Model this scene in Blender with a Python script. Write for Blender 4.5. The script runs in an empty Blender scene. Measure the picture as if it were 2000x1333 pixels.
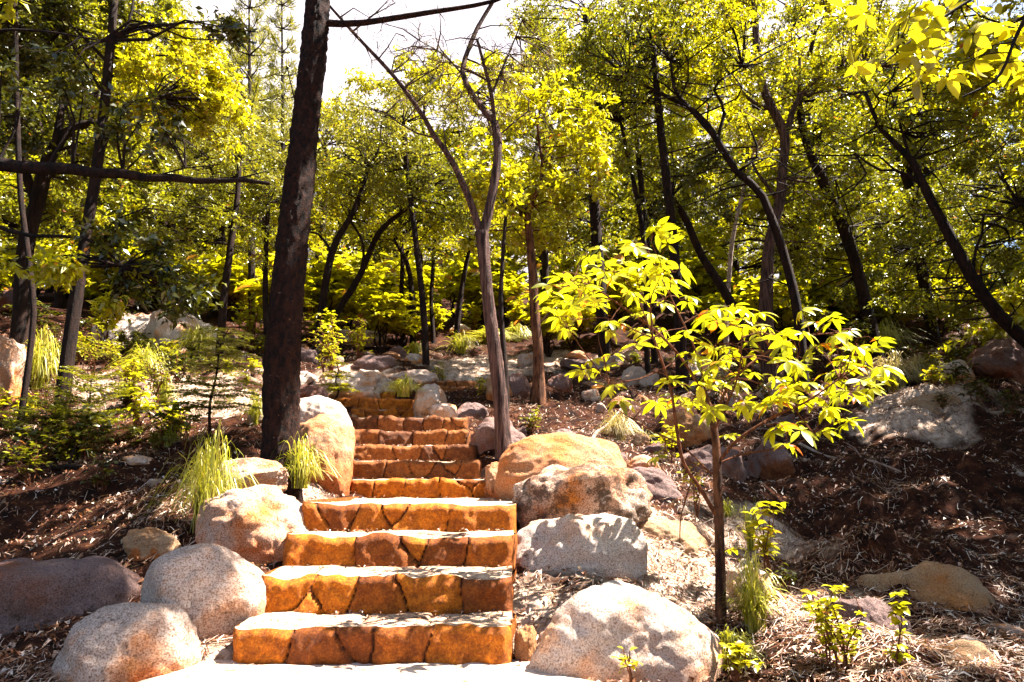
import bpy, math, bmesh
import numpy as np
from mathutils import Vector
sc = bpy.context.scene
col = sc.collection
R = np.random.default_rng(11)
# ------------------------------------------------------------------ camera, sky, sun, exposure
EYE = np.array([0.0, 0.0, 0.841]); PITCH = math.radians(11.2); F = 1400.0
cam_d = bpy.data.cameras.new('camera'); cam = bpy.data.objects.new('camera', cam_d); col.objects.link(cam)
cam.location = EYE; cam.rotation_euler = (math.pi / 2 + PITCH, 0, 0)
cam_d.sensor_width = 36.0; cam_d.lens = 36.0 * F / 2000.0; cam_d.clip_start = 0.05; cam_d.clip_end = 600
sc.camera = cam
SUN = np.array([0.50, 0.11, 0.86]); SUN /= np.linalg.norm(SUN)
w = bpy.data.worlds.new('World'); sc.world = w; w.use_nodes = True
nt = w.node_tree; bg = nt.nodes['Background']; sky = nt.nodes.new('ShaderNodeTexSky')
sky.sky_type = 'NISHITA'; sky.sun_disc = False
sky.sun_elevation = math.asin(SUN[2]); sky.sun_rotation = math.atan2(SUN[0], SUN[1])
sky.air_density = 1.0; sky.dust_density = 0.8; sky.ozone_density = 1.0
# made-up white cloud bank, brightening the sky only where it is seen
def wn(ty, **kw):
    q = nt.nodes.new(ty)
    for k, v in kw.items(): setattr(q, k, v)
    return q
tcw = wn('ShaderNodeTexCoord'); dot = wn('ShaderNodeVectorMath', operation='DOT_PRODUCT'); nt.links.new(tcw.outputs['Generated'], dot.inputs[0]); dot.inputs[1].default_value = (-0.05, 0.84, 0.54)
nz = wn('ShaderNodeTexNoise'); nz.inputs['Scale'].default_value = 3.0; nz.inputs['Detail'].default_value = 6; nt.links.new(tcw.outputs['Generated'], nz.inputs['Vector'])
ad = wn('ShaderNodeMath', operation='MULTIPLY_ADD'); nt.links.new(nz.outputs[0], ad.inputs[0]); ad.inputs[1].default_value = 0.35; nt.links.new(dot.outputs['Value'], ad.inputs[2])
mr = wn('ShaderNodeMapRange', interpolation_type='SMOOTHSTEP'); nt.links.new(ad.outputs[0], mr.inputs[0]); mr.inputs[1].default_value = 0.92; mr.inputs[2].default_value = 1.06
mx = wn('ShaderNodeMix', data_type='RGBA'); nt.links.new(mr.outputs[0], mx.inputs[0]); nt.links.new(sky.outputs[0], mx.inputs[6]); mx.inputs[7].default_value = (4.2, 3.8, 4.1, 1)
nt.links.new(mx.outputs[2], bg.inputs[0]); bg.inputs[1].default_value = 0.05
sd = bpy.data.lights.new('sun', 'SUN'); sd.energy = 5.0; sd.angle = math.radians(0.5); sd.color = (1.0, 0.93, 0.84)
so = bpy.data.objects.new('sun', sd); col.objects.link(so)
so.rotation_euler = Vector(SUN).to_track_quat('Z', 'Y').to_euler(); so.location = (8, 2, 20)
sc.view_settings.view_transform = 'Standard'; sc.view_settings.look = 'None'
sc.view_settings.exposure = 2.9; sc.view_settings.gamma = 1.0
sc.render.engine = 'CYCLES'
cy = sc.cycles; cy.max_bounces = 7; cy.diffuse_bounces = 3; cy.transmission_bounces = 4; cy.transparent_max_bounces = 6
cy.sample_clamp_indirect = 6.0; cy.caustics_reflective = False; cy.caustics_refractive = False

# ------------------------------------------------------------------ helpers
CA, SA = math.cos(PITCH), math.sin(PITCH)
def ray(px, py):
    u, v = (px - 1000.0) / F, (666.5 - py) / F
    return np.array([u, CA - v * SA, SA + v * CA])
def P(px, py, Y):
    d = ray(px, py); return EYE + d * (Y / d[1])
def scale_at(py, Y):                      # metres per photo pixel
    v = (666.5 - py) / F; return Y / (CA - v * SA) / F
def unit(v): return v / (np.linalg.norm(v, axis=-1, keepdims=True) + 1e-9)

def _h(i, j, k, s):
    n = (i * 374761393 + j * 668265263 + k * 1274126177 + s * 974634777) & 0xFFFFFFFF
    n = ((n ^ (n >> 13)) * 1274126177) & 0xFFFFFFFF
    n = ((n ^ (n >> 16)) * 668265263) & 0xFFFFFFFF
    return ((n ^ (n >> 15)) & 0xFFFFFF) / float(0xFFFFFF)
def noise(p, s=0):
    p = np.asarray(p, float); i = np.floor(p).astype(np.int64); f = p - i; f = f * f * (3 - 2 * f)
    o = 0
    for a in (0, 1):
        for b in (0, 1):
            for c in (0, 1):
                wt = (f[..., 0] if a else 1 - f[..., 0]) * (f[..., 1] if b else 1 - f[..., 1]) * (f[..., 2] if c else 1 - f[..., 2])
                o = o + wt * _h(i[..., 0] + a, i[..., 1] + b, i[..., 2] + c, s)
    return o * 2 - 1
def fbm(p, o=4, s=0):
    t, a, q = 0, 1.0, np.asarray(p, float)
    for k in range(o):
        t = t + a * noise(q, s + k); a *= 0.5; q = q * 2.03 + 7.1
    return t
def fbm2(x, y, o=4, s=0, z=0.0): return fbm(np.stack([x, y, np.full_like(x, z, dtype=float)], -1), o, s)

def mesh(name, V, Fs, mat, parent=None, loc=None, smooth=True, attr=None):
    """V (n,3); Fs a list of (m,k) index arrays; linked as one mesh object."""
    me = bpy.data.meshes.new(name)
    V = np.asarray(V, np.float32)
    Fs = [np.asarray(f, np.int32) for f in Fs if len(f)]
    loops = np.concatenate([f.ravel() for f in Fs])
    tot = np.concatenate([np.full(len(f), f.shape[1], np.int32) for f in Fs])
    st = np.concatenate([[0], np.cumsum(tot)[:-1]]).astype(np.int32)
    me.vertices.add(len(V)); me.vertices.foreach_set('co', V.ravel())
    me.loops.add(len(loops)); me.loops.foreach_set('vertex_index', loops)
    me.polygons.add(len(tot)); me.polygons.foreach_set('loop_start', st)
    try: me.polygons.foreach_set('loop_total', tot)
    except Exception: pass
    if smooth: me.polygons.foreach_set('use_smooth', np.ones(len(tot), bool))
    if attr is not None:
        a = me.attributes.new('tone', 'FLOAT', 'POINT'); a.data.foreach_set('value', np.asarray(attr, np.float32))
    me.update(calc_edges=True); me.validate()
    me.materials.append(mat)
    o = bpy.data.objects.new(name, me); col.objects.link(o)
    if parent is not None: o.parent = parent
    if loc is not None: o.location = loc
    return o
def tag(o, label=None, cat=None, group=None, kind=None):
    for k, v in (('label', label), ('category', cat), ('group', group), ('kind', kind)):
        if v: o[k] = v
    return o
def empty(name, loc, label, cat, group=None):
    o = bpy.data.objects.new(name, None); col.objects.link(o); o.location = loc
    o.empty_display_size = 0.1
    return tag(o, label, cat, group)
class Bag:
    """collects vertices and faces of one mesh"""
    def __init__(s): s.V = []; s.F = {}; s.n = 0; s.A = []
    def add(s, V, *Fs, a=None):
        for f in Fs:
            f = np.asarray(f); s.F.setdefault(f.shape[1], []).append(f + s.n)
        s.V.append(V); s.n += len(V); s.A.append(np.zeros(len(V)) if a is None else a)
    def build(s, name, mat, parent=None, origin=None, **k):
        V = np.concatenate(s.V)
        if origin is not None: V = V - np.asarray(origin)
        return mesh(name, V, [np.concatenate(f) for f in s.F.values()], mat, parent, attr=np.concatenate(s.A), **k)

# ------------------------------------------------------------------ materials
def newmat(name):
    m = bpy.data.materials.new(name); m.use_nodes = True
    t = m.node_tree; b = t.nodes['Principled BSDF']
    return m, t, b
def node(t, ty, **kw):
    n = t.nodes.new(ty)
    for k, v in kw.items():
        if k in n.inputs: n.inputs[k].default_value = v
        else: setattr(n, k, v)
    return n
def ramp(t, fac, stops):
    r = t.nodes.new('ShaderNodeValToRGB'); el = r.color_ramp.elements
    while len(el) < len(stops): el.new(0.5)
    for e, (p, c) in zip(el, stops): e.position = p; e.color = (*c, 1)
    t.links.new(fac, r.inputs[0]); return r.outputs[0]
def mix(t, fac, a, b, mode='MIX'):
    m = t.nodes.new('ShaderNodeMix'); m.data_type = 'RGBA'; m.blend_type = mode
    for s, v in ((m.inputs[0], fac), (m.inputs[6], a), (m.inputs[7], b)):
        if isinstance(v, (int, float)): s.default_value = v
        elif isinstance(v, tuple): s.default_value = (*v, 1)
        else: t.links.new(v, s)
    return m.outputs[2]
def coords(t, sx=1, sy=1, sz=1, rnd=True):
    tc = t.nodes.new('ShaderNodeTexCoord'); mp = t.nodes.new('ShaderNodeMapping')
    mp.inputs['Scale'].default_value = (sx, sy, sz); t.links.new(tc.outputs['Object'], mp.inputs[0])
    if rnd:
        oi = t.nodes.new('ShaderNodeObjectInfo'); mu = t.nodes.new('ShaderNodeMath'); mu.operation = 'MULTIPLY'; mu.inputs[1].default_value = 57
        t.links.new(oi.outputs['Random'], mu.inputs[0]); t.links.new(mu.outputs[0], mp.inputs['Location'])
    return mp.outputs[0]
def tex(t, vec, scale, detail=4, rough=0.6, kind='ShaderNodeTexNoise', out=0):
    n = t.nodes.new(kind); n.inputs['Scale'].default_value = scale
    if 'Detail' in n.inputs: n.inputs['Detail'].default_value = detail; n.inputs['Roughness'].default_value = rough
    t.links.new(vec, n.inputs['Vector']); return n.outputs[out]
def bump(t, b, h, s, d):
    n = t.nodes.new('ShaderNodeBump'); n.inputs['Strength'].default_value = s; n.inputs['Distance'].default_value = d
    t.links.new(h, n.inputs['Height'])
    old = b.inputs['Normal'].links
    if old: t.links.new(old[0].from_socket, n.inputs['Normal'])
    t.links.new(n.outputs[0], b.inputs['Normal'])
def rock_mat(name, light, mid, dark, ochre, amount=0.5, lichen=0.5):
    m, t, b = newmat(name); v = coords(t)
    sp = tex(t, v, 120, 5, 0.8); c = ramp(t, sp, [(0.32, dark), (0.44, mid), (0.54, light)])
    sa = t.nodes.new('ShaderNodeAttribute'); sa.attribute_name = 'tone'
    c = mix(t, sa.outputs['Fac'], c, mix(t, 1.0, c, (0.98, 0.48, 0.14), 'MULTIPLY'))  # orange bounce light from the ground, put into the rock colour
    st = ramp(t, tex(t, v, 2.1, 5, 0.65), [(0.56 - 0.2 * amount, (0, 0, 0)), (0.66, (1, 1, 1))])
    c = mix(t, st, c, mix(t, 1.0, c, ochre, 'MULTIPLY'))
    li = ramp(t, tex(t, v, 6, 10, 0.85), [(0.60 - 0.1 * lichen, (0, 0, 0)), (0.66 - 0.1 * lichen, (1, 1, 1))])
    c = mix(t, li, c, mix(t, 0.85, c, (0.07, 0.035, 0.018), 'MIX'))
    t.links.new(c, b.inputs['Base Color']); b.inputs['Roughness'].default_value = 0.85
    b.inputs['Specular IOR Level'].default_value = 0.25
    bump(t, b, tex(t, v, 90, 4, 0.8), 1.0, 0.014); bump(t, b, tex(t, v, 9, 10, 0.75), 1.0, 0.07)
    return m
M = {}
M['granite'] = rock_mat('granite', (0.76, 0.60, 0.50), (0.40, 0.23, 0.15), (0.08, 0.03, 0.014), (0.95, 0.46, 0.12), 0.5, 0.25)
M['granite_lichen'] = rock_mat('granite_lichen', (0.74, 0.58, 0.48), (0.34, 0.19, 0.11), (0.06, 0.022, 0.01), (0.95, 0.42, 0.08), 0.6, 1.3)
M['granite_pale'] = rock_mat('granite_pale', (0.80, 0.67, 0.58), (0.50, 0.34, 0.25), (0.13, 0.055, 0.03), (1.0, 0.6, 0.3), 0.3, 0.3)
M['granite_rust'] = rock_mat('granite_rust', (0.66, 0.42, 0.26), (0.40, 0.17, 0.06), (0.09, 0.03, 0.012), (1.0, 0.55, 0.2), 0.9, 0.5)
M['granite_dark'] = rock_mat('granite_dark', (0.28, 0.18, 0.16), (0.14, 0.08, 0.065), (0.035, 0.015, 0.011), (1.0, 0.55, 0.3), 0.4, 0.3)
M['granite_tan'] = rock_mat('granite_tan', (0.5, 0.33, 0.19), (0.36, 0.2, 0.1), (0.15, 0.07, 0.03), (1.0, 0.62, 0.3), 0.7, 0.3)

def stone_mat(name, ca, cb, cm, rough=0.8):
    m, t, b = newmat(name); v = coords(t)
    at = t.nodes.new('ShaderNodeAttribute'); at.attribute_name = 'tone'
    c = ramp(t, at.outputs['Fac'], [(0.0, cm), (0.12, cm), (0.2, ca), (1.0, cb)])
    n = tex(t, v, 16, 8, 0.75); c = mix(t, ramp(t, n, [(0.38, (1, 1, 1)), (0.62, (0, 0, 0))]), c, mix(t, 1.0, c, (0.42, 0.36, 0.34), 'MULTIPLY'))
    n2 = tex(t, v, 90, 3, 0.7); c = mix(t, ramp(t, n2, [(0.45, (1, 1, 1)), (0.62, (0, 0, 0))]), c, mix(t, 1.0, c, (0.62, 0.55, 0.5), 'MULTIPLY'))
    t.links.new(c, b.inputs['Base Color']); b.inputs['Roughness'].default_value = rough
    b.inputs['Specular IOR Level'].default_value = 0.25
    bump(t, b, n, 0.9, 0.02); bump(t, b, tex(t, v, 70, 4, 0.8), 0.6, 0.006)
    return m
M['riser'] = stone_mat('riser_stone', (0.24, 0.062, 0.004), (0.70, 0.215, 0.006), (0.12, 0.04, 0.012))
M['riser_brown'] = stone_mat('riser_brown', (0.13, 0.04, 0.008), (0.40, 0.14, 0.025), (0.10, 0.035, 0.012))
M['tread'] = stone_mat('tread_stone', (0.60, 0.42, 0.28), (0.74, 0.57, 0.42), (0.16, 0.055, 0.025))
def bark_mat(name, a, b_, fleck, fl=0.62, sz=2.0, sx=14):
    m, t, b = newmat(name); v = coords(t, sx, sx, sz); v2 = coords(t)
    n = tex(t, v, 1.6, 6, 0.7); c = ramp(t, n, [(0.40, a), (0.60, b_)])
    f = ramp(t, tex(t, v2, 26, 6, 0.75), [(fl, (0, 0, 0)), (fl + 0.04, (1, 1, 1))])
    c = mix(t, f, c, fleck)
    t.links.new(c, b.inputs['Base Color']); b.inputs['Roughness'].default_value = 0.9; b.inputs['Specular IOR Level'].default_value = 0.2
    bump(t, b, n, 1.0, 0.05); bump(t, b, tex(t, v2, 45, 5, 0.8), 1.0, 0.02)
    return m
M['bark_pine'] = bark_mat('bark_pine', (0.004, 0.0012, 0.0008), (0.04, 0.012, 0.005), (0.34, 0.18, 0.11), 0.64, 9, 16)
M['bark_grey'] = bark_mat('bark_grey', (0.02, 0.010, 0.009), (0.17, 0.09, 0.07), (0.4, 0.3, 0.26), 0.66, 1.2, 26)
M['bark_orange'] = bark_mat('bark_orange', (0.03, 0.010, 0.005), (0.2, 0.08, 0.035), (0.5, 0.32, 0.2), 0.66, 3, 14)
M['bark_dark'] = bark_mat('bark_dark', (0.006, 0.0025, 0.0015), (0.03, 0.012, 0.007), (0.16, 0.10, 0.07), 0.66, 3, 12)
M['bark_pale'] = bark_mat('bark_pale', (0.3, 0.2, 0.15), (0.55, 0.42, 0.34), (0.12, 0.07, 0.05), 0.62, 3, 12)
M['twig_red'] = bark_mat('twig_red', (0.10, 0.03, 0.012), (0.26, 0.09, 0.035), (0.3, 0.16, 0.08), 0.66, 3, 40)
def leaf_mat(name, stops, trans=0.5, gloss=0.30, tmul=1.0, spec=0.7):
    m, t, b = newmat(name); g = t.nodes.new('ShaderNodeNewGeometry')
    c = ramp(t, g.outputs['Random Per Island'], stops)
    t.links.new(c, b.inputs['Base Color']); b.inputs['Roughness'].default_value = gloss; b.inputs['Specular IOR Level'].default_value = spec
    tr = t.nodes.new('ShaderNodeBsdfTranslucent'); ct = mix(t, 1.0, c, (tmul, tmul, tmul * 0.5), 'MULTIPLY')
    t.links.new(ct, tr.inputs[0])
    ms = t.nodes.new('ShaderNodeMixShader'); ms.inputs[0].default_value = trans
    t.links.new(b.outputs[0], ms.inputs[1]); t.links.new(tr.outputs[0], ms.inputs[2])
    t.links.new(ms.outputs[0], t.nodes['Material Output'].inputs['Surface'])
    return m
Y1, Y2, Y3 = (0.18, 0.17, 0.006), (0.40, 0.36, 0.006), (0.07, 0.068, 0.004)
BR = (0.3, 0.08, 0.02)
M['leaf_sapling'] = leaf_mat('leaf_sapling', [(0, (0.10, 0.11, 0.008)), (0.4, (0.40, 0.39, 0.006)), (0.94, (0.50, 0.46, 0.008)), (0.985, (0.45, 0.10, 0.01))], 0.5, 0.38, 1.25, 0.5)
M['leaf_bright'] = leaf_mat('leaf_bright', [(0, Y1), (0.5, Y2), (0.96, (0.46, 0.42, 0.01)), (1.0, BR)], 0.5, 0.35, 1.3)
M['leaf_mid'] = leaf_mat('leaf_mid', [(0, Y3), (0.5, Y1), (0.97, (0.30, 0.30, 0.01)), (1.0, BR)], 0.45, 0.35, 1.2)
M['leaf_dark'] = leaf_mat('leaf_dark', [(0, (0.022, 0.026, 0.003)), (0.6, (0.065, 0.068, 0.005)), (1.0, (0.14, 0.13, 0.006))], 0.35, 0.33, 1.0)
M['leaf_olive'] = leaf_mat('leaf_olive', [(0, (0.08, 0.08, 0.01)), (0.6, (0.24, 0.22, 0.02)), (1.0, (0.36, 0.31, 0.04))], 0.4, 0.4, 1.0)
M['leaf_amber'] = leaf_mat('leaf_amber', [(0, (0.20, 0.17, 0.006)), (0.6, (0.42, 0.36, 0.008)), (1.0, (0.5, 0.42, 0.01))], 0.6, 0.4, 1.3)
M['twigleaf'] = leaf_mat('twigleaf', [(0, (0.08, 0.035, 0.02)), (0.5, (0.2, 0.11, 0.05)), (0.7, (0.22, 0.2, 0.02)), (1.0, (0.3, 0.28, 0.02))], 0.2, 0.5, 1.0)
M['grass'] = leaf_mat('grass', [(0, (0.18, 0.18, 0.012)), (0.6, (0.40, 0.38, 0.02)), (1.0, (0.5, 0.4, 0.13))], 0.4, 0.4, 1.1)
M['grass_dry'] = leaf_mat('grass_dry', [(0, (0.22, 0.16, 0.05)), (0.6, (0.45, 0.36, 0.14)), (1.0, (0.6, 0.48, 0.3))], 0.3, 0.5, 1.0)
M['needle'] = leaf_mat('needle', [(0, (0.03, 0.008, 0.003)), (0.5, (0.14, 0.045, 0.018)), (0.82, (0.42, 0.26, 0.16)), (1.0, (0.65, 0.55, 0.46))], 0.1, 0.5, 1.0, 0.3)
M['dead_leaf'] = leaf_mat('dead_leaf', [(0, (0.07, 0.022, 0.008)), (0.6, (0.24, 0.09, 0.035)), (0.9, (0.5, 0.38, 0.3)), (1.0, (0.6, 0.5, 0.42))], 0.1, 0.5, 1.0, 0.4)
m, t, b = newmat('soil'); v = coords(t, rnd=False); M['soil'] = m
c = ramp(t, tex(t, v, 7, 9, 0.75), [(0.40, (0.008, 0.0025, 0.001)), (0.58, (0.05, 0.014, 0.005)), (0.76, (0.22, 0.10, 0.045))])
at = t.nodes.new('ShaderNodeAttribute'); at.attribute_name = 'tone'
c = mix(t, at.outputs['Fac'], c, ramp(t, tex(t, v, 12, 9, 0.8), [(0.36, (0.16, 0.08, 0.04)), (0.5, (0.5, 0.36, 0.26)), (0.68, (0.7, 0.56, 0.46))]))
t.links.new(c, b.inputs['Base Color']); b.inputs['Roughness'].default_value = 0.95; b.inputs['Specular IOR Level'].default_value = 0.1
bump(t, b, tex(t, v, 40, 8, 0.8), 1.0, 0.03)
m, t, b = newmat('path_sand'); v = coords(t, rnd=False); M['path'] = m
c = ramp(t, tex(t, v, 9, 9, 0.75), [(0.36, (0.16, 0.08, 0.04)), (0.46, (0.5, 0.36, 0.26)), (0.7, (0.72, 0.58, 0.46))])
t.links.new(c, b.inputs['Base Color']); b.inputs['Roughness'].default_value = 0.95; bump(t, b, tex(t, v, 60, 6, 0.8), 0.8, 0.01)

# ------------------------------------------------------------------ terrain
CP = [(450,1320,3.5),(1000,1320,3.5),(1150,1330,3.4),(-100,1330,3.4),(-400,1300,3.8),(200,1330,3.5),(100,1180,4.3),(430,1240,3.9),(-100,1000,5.8),
      (300,1080,4.7),(560,1100,4.6),(150,970,5.9),(330,950,5.9),(300,890,6.8),(450,880,6.8),(540,935,6.3),(600,965,6.2),(660,960,6.6),(100,860,7.6),(-100,860,8),
      (400,810,8.4),(120,740,9.8),(-100,720,10),(300,720,11),(450,750,9.6),(250,640,15),(0,620,15),(600,760,10),(560,700,13),
      (640,860,7.7),(820,960,6.8),(830,715,13),(700,710,12.5),(850,650,19),(1000,670,17),(1050,775,10),(985,890,7.4),(940,800,9.2),(980,960,6.6),
      (1020,1060,5.0),(1020,1180,4.2),(1030,1290,3.6),(1408,1215,4.25),(1250,1060,5.1),(1500,1320,3.55),(1700,1290,3.8),(1950,1320,3.7),(2200,1300,3.9),
      (1400,1020,6.0),(1600,1110,5.1),(1800,1110,5.3),(1960,1010,6.2),(2200,1000,6.4),(1300,915,7.3),(1500,960,7.0),(1700,970,7.0),(1200,900,7.6),(1120,800,9.5),
      (1300,830,9.2),(1500,870,8.6),(1700,870,8.3),(1800,790,9.8),(1950,760,10.8),(1950,880,7.8),(2200,780,10),(1500,770,12),(1600,710,14),(1300,745,12),
      (1800,700,13.5),(1980,680,14.5),(1300,670,17),(1500,670,18),(1130,730,12.5)]
cp = np.array([P(*c) for c in CP])
extra = np.array([(0,-6,-0.8),(-8,-5,-0.5),(8,-5,-1.0),(-7,1,0.4),(6,1,-0.3),(-14,8,3.0),(14,8,1.8),(-25,25,8),(25,25,7),(0,28,8),(-45,50,15),(45,50,14),(0,50,14),
                  (-80,90,26),(80,90,26),(0,90,26),(-80,0,8),(80,0,4),(-60,-60,-4),(60,-60,-6),(0,-60,-7),(0,140,38),(-140,140,38),(140,140,38),(-140,0,15),(140,0,8),(-140,-140,-8),(140,-140,-10)], float)
cp = np.concatenate([cp, extra])
def _U(r2): return 0.5 * r2 * np.log(r2 + 1e-9)
def _w(x, y):  # mild compression so that near detail and far trend can share one spline
    r = np.sqrt(x * x + y * y) + 1e-6; k = np.log1p(r / 3) * 3 / r
    return x * k, y * k
wx, wy = _w(cp[:, 0], cp[:, 1]); n = len(cp)
K = _U((wx[:, None] - wx) ** 2 + (wy[:, None] - wy) ** 2) + np.eye(n) * 0.02
Q = np.stack([np.ones(n), wx, wy], 1)
A = np.zeros((n + 3, n + 3)); A[:n, :n] = K; A[:n, n:] = Q; A[n:, :n] = Q.T
slope = 0.26
sol = np.linalg.solve(A, np.concatenate([cp[:, 2] - slope * cp[:, 1], np.zeros(3)]))
def tps(x, y):
    a, b = _w(x, y); o = sol[n] + sol[n + 1] * a + sol[n + 2] * b
    for i in range(n): o = o + sol[i] * _U((a - wx[i]) ** 2 + (b - wy[i]) ** 2)
    return o + slope * y
# steps: xl px, xr px, row of the top edge, Y of the riser face
STEPS = [(452,1000,1228,3.60),(505,1000,1127,4.04),(555,1003,1046,4.54),(590,1008,986,4.98),(682,957,937,7.0),(684,942,901,7.36),(683,930,870,7.72),
         (683,918,842,8.08),(684,912,814,8.44),(682,818,798.5,9.19),(634,806,778,9.5),(700,772,766.5,10.25)]
ST = []
for (a, b_, r, Y) in STEPS:
    pl, pr = P(a, r, Y), P(b_, r, Y); ST.append([pl[0], pr[0], Y, pl[2]])
FAR = []
for (a, b_, r, Y) in [(848,932,768,10.6),(850,935,755.5,11.0),(848,932,743,11.4)]:
    pl, pr = P(a, r, Y), P(b_, r, Y); FAR.append([pl[0], pr[0], Y, pl[2]])
def under(x, y, z):
    for S in (ST, FAR):
        for i, (a, b_, Y, zt) in enumerate(S):
            ye = S[i + 1][2] if i + 1 < len(S) else Y + 0.5
            zb = zt - 0.16
            inside = (x > a + 0.05) & (x < b_ - 0.05) & (y >= Y - 0.02) & (y < ye + 0.02)
            z = np.where(inside, np.minimum(z, zb), z)
            rim = (x > a - 0.3) & (x < b_ + 0.3) & (y >= Y) & (y < ye) & ~inside
            z = np.where(rim, np.minimum(z, zt + 0.01 + 0.05 * np.abs(noise(np.stack([x * 4, y * 4, x * 0], -1), 5))), z)
    z = np.where((y < 3.62) & (y > -0.5) & (np.abs(x + 0.55) < 1.0), np.minimum(z, -0.02), z)
    return z
def axis(segs):
    o = [segs[0][0]]
    for a, b_, st in segs: o += list(np.arange(o[-1] + st, b_ + st * 0.5, st))
    return np.array(o)
gx = axis([(-140,-40,10),(-40,-14,1.5),(-14,-6.5,.25),(-6.5,6.5,.05),(6.5,14,.25),(14,40,1.5),(40,140,10)])
gy = axis([(-140,-20,12),(-20,0,1.2),(0,2.6,.2),(2.6,10.5,.05),(10.5,18,.15),(18,40,1),(40,150,8)])
GX, GY = np.meshgrid(gx, gy)
GZ = tps(GX, GY)
amp = np.clip(np.minimum(GY - 2.0, 9) / 4, 0, 1)
GZ += amp * ((0.10 + 0.13 * np.clip((GX - 1.4) / .8, 0, 1)) * fbm2(GX * 1.1, GY * 1.1, 3, 3) + 0.045 * fbm2(GX * 5, GY * 5, 3, 8))
GZ += 0.05 * np.clip((GY - 3) / 3, 0, 1) * (GY < 16) * (np.abs(GX + .5) > 1.2) * (np.abs(fbm2(GX * 2.6, GY * 2.6, 3, 18)) - .3)
GZ = under(GX, GY, GZ)
def gz(x, y):
    x = np.clip(np.asarray(x, float), gx[0], gx[-1] - 1e-3); y = np.clip(np.asarray(y, float), gy[0], gy[-1] - 1e-3)
    i = np.clip(np.searchsorted(gx, x, 'right') - 1, 0, len(gx) - 2); j = np.clip(np.searchsorted(gy, y, 'right') - 1, 0, len(gy) - 2)
    u = (x - gx[i]) / (gx[i + 1] - gx[i]); v = (y - gy[j]) / (gy[j + 1] - gy[j])
    return (GZ[j, i] * (1 - u) + GZ[j, i + 1] * u) * (1 - v) + (GZ[j + 1, i] * (1 - u) + GZ[j + 1, i + 1] * u) * v
def hit(px, py, ymin=2.0, ymax=60):
    d = ray(px, py); ys = np.arange(ymin, ymax, 0.02); p = EYE + np.outer(ys / d[1], d)
    below = p[:, 2] < gz(p[:, 0], p[:, 1])
    k = int(np.argmax(below)) if below.any() else len(ys) - 1
    return p[k]
def grid_faces(nx, ny):
    i = np.arange(nx * ny).reshape(ny, nx)
    return np.stack([i[:-1, :-1], i[:-1, 1:], i[1:, 1:], i[1:, :-1]], -1).reshape(-1, 4)
SAND_SUNLIT = np.zeros_like(GX)                                              # pale sandy wash by the steps; open patches painted pale as if sunlit
for (px, py, rad) in [(1080,1200,.5),(1150,1100,.45),(1270,1120,.5),(1300,1050,.5),(430,1290,.45),(560,1210,.3),(600,975,.35),(380,780,1.0),(300,740,1.0),(460,800,.6),(1780,790,.8),(1830,770,.8),(950,710,1.4),
                      (1040,700,1.3),(700,740,.8),(1380,1110,.5),(1480,1060,.5),(1560,1170,.5),(900,740,.8)]:
    q = hit(px, py); SAND_SUNLIT = np.maximum(SAND_SUNLIT, np.exp(-((GX - q[0]) ** 2 + (GY - q[1]) ** 2) / rad ** 2))
SAND_SUNLIT = np.clip((SAND_SUNLIT + .35 * fbm2(GX * 3, GY * 3, 4, 61) - .38) * 3.5, 0, 1)
def sand_sunlit(x, y):
    i = np.clip(np.searchsorted(gx, x) - 1, 0, len(gx) - 1); j = np.clip(np.searchsorted(gy, y) - 1, 0, len(gy) - 1); return SAND_SUNLIT[j, i]
g = mesh('ground', np.stack([GX, GY, GZ], -1).reshape(-1, 3), [grid_faces(len(gx), len(gy))], M['soil'], attr=SAND_SUNLIT.ravel())
tag(g, 'brown soil hillside rising from the foot of the steps', kind='structure')
# footpath in front of the first step
xs = np.linspace(-1.75, 0.45, 60); ys = np.linspace(-0.4, 3.66, 80); X, Y_ = np.meshgrid(xs, ys)
wob = 0.12 * fbm2(X * 0 + 3, Y_ * 1.5, 3, 4); X = X + wob * np.sign(X + 0.6)
edge = np.clip((np.abs((X + 0.65)) - 0.85) / 0.35, 0, 1)
Z = gz(X, Y_) * 0 + 0.012 + 0.008 * fbm2(X * 6, Y_ * 6, 4, 9) - 0.10 * edge ** 2
tag(mesh('footpath', np.stack([X, Y_, Z], -1).reshape(-1, 3), [grid_faces(60, 80)], M['path']), 'pale sandy path leading up to the lowest step', kind='structure')

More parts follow.
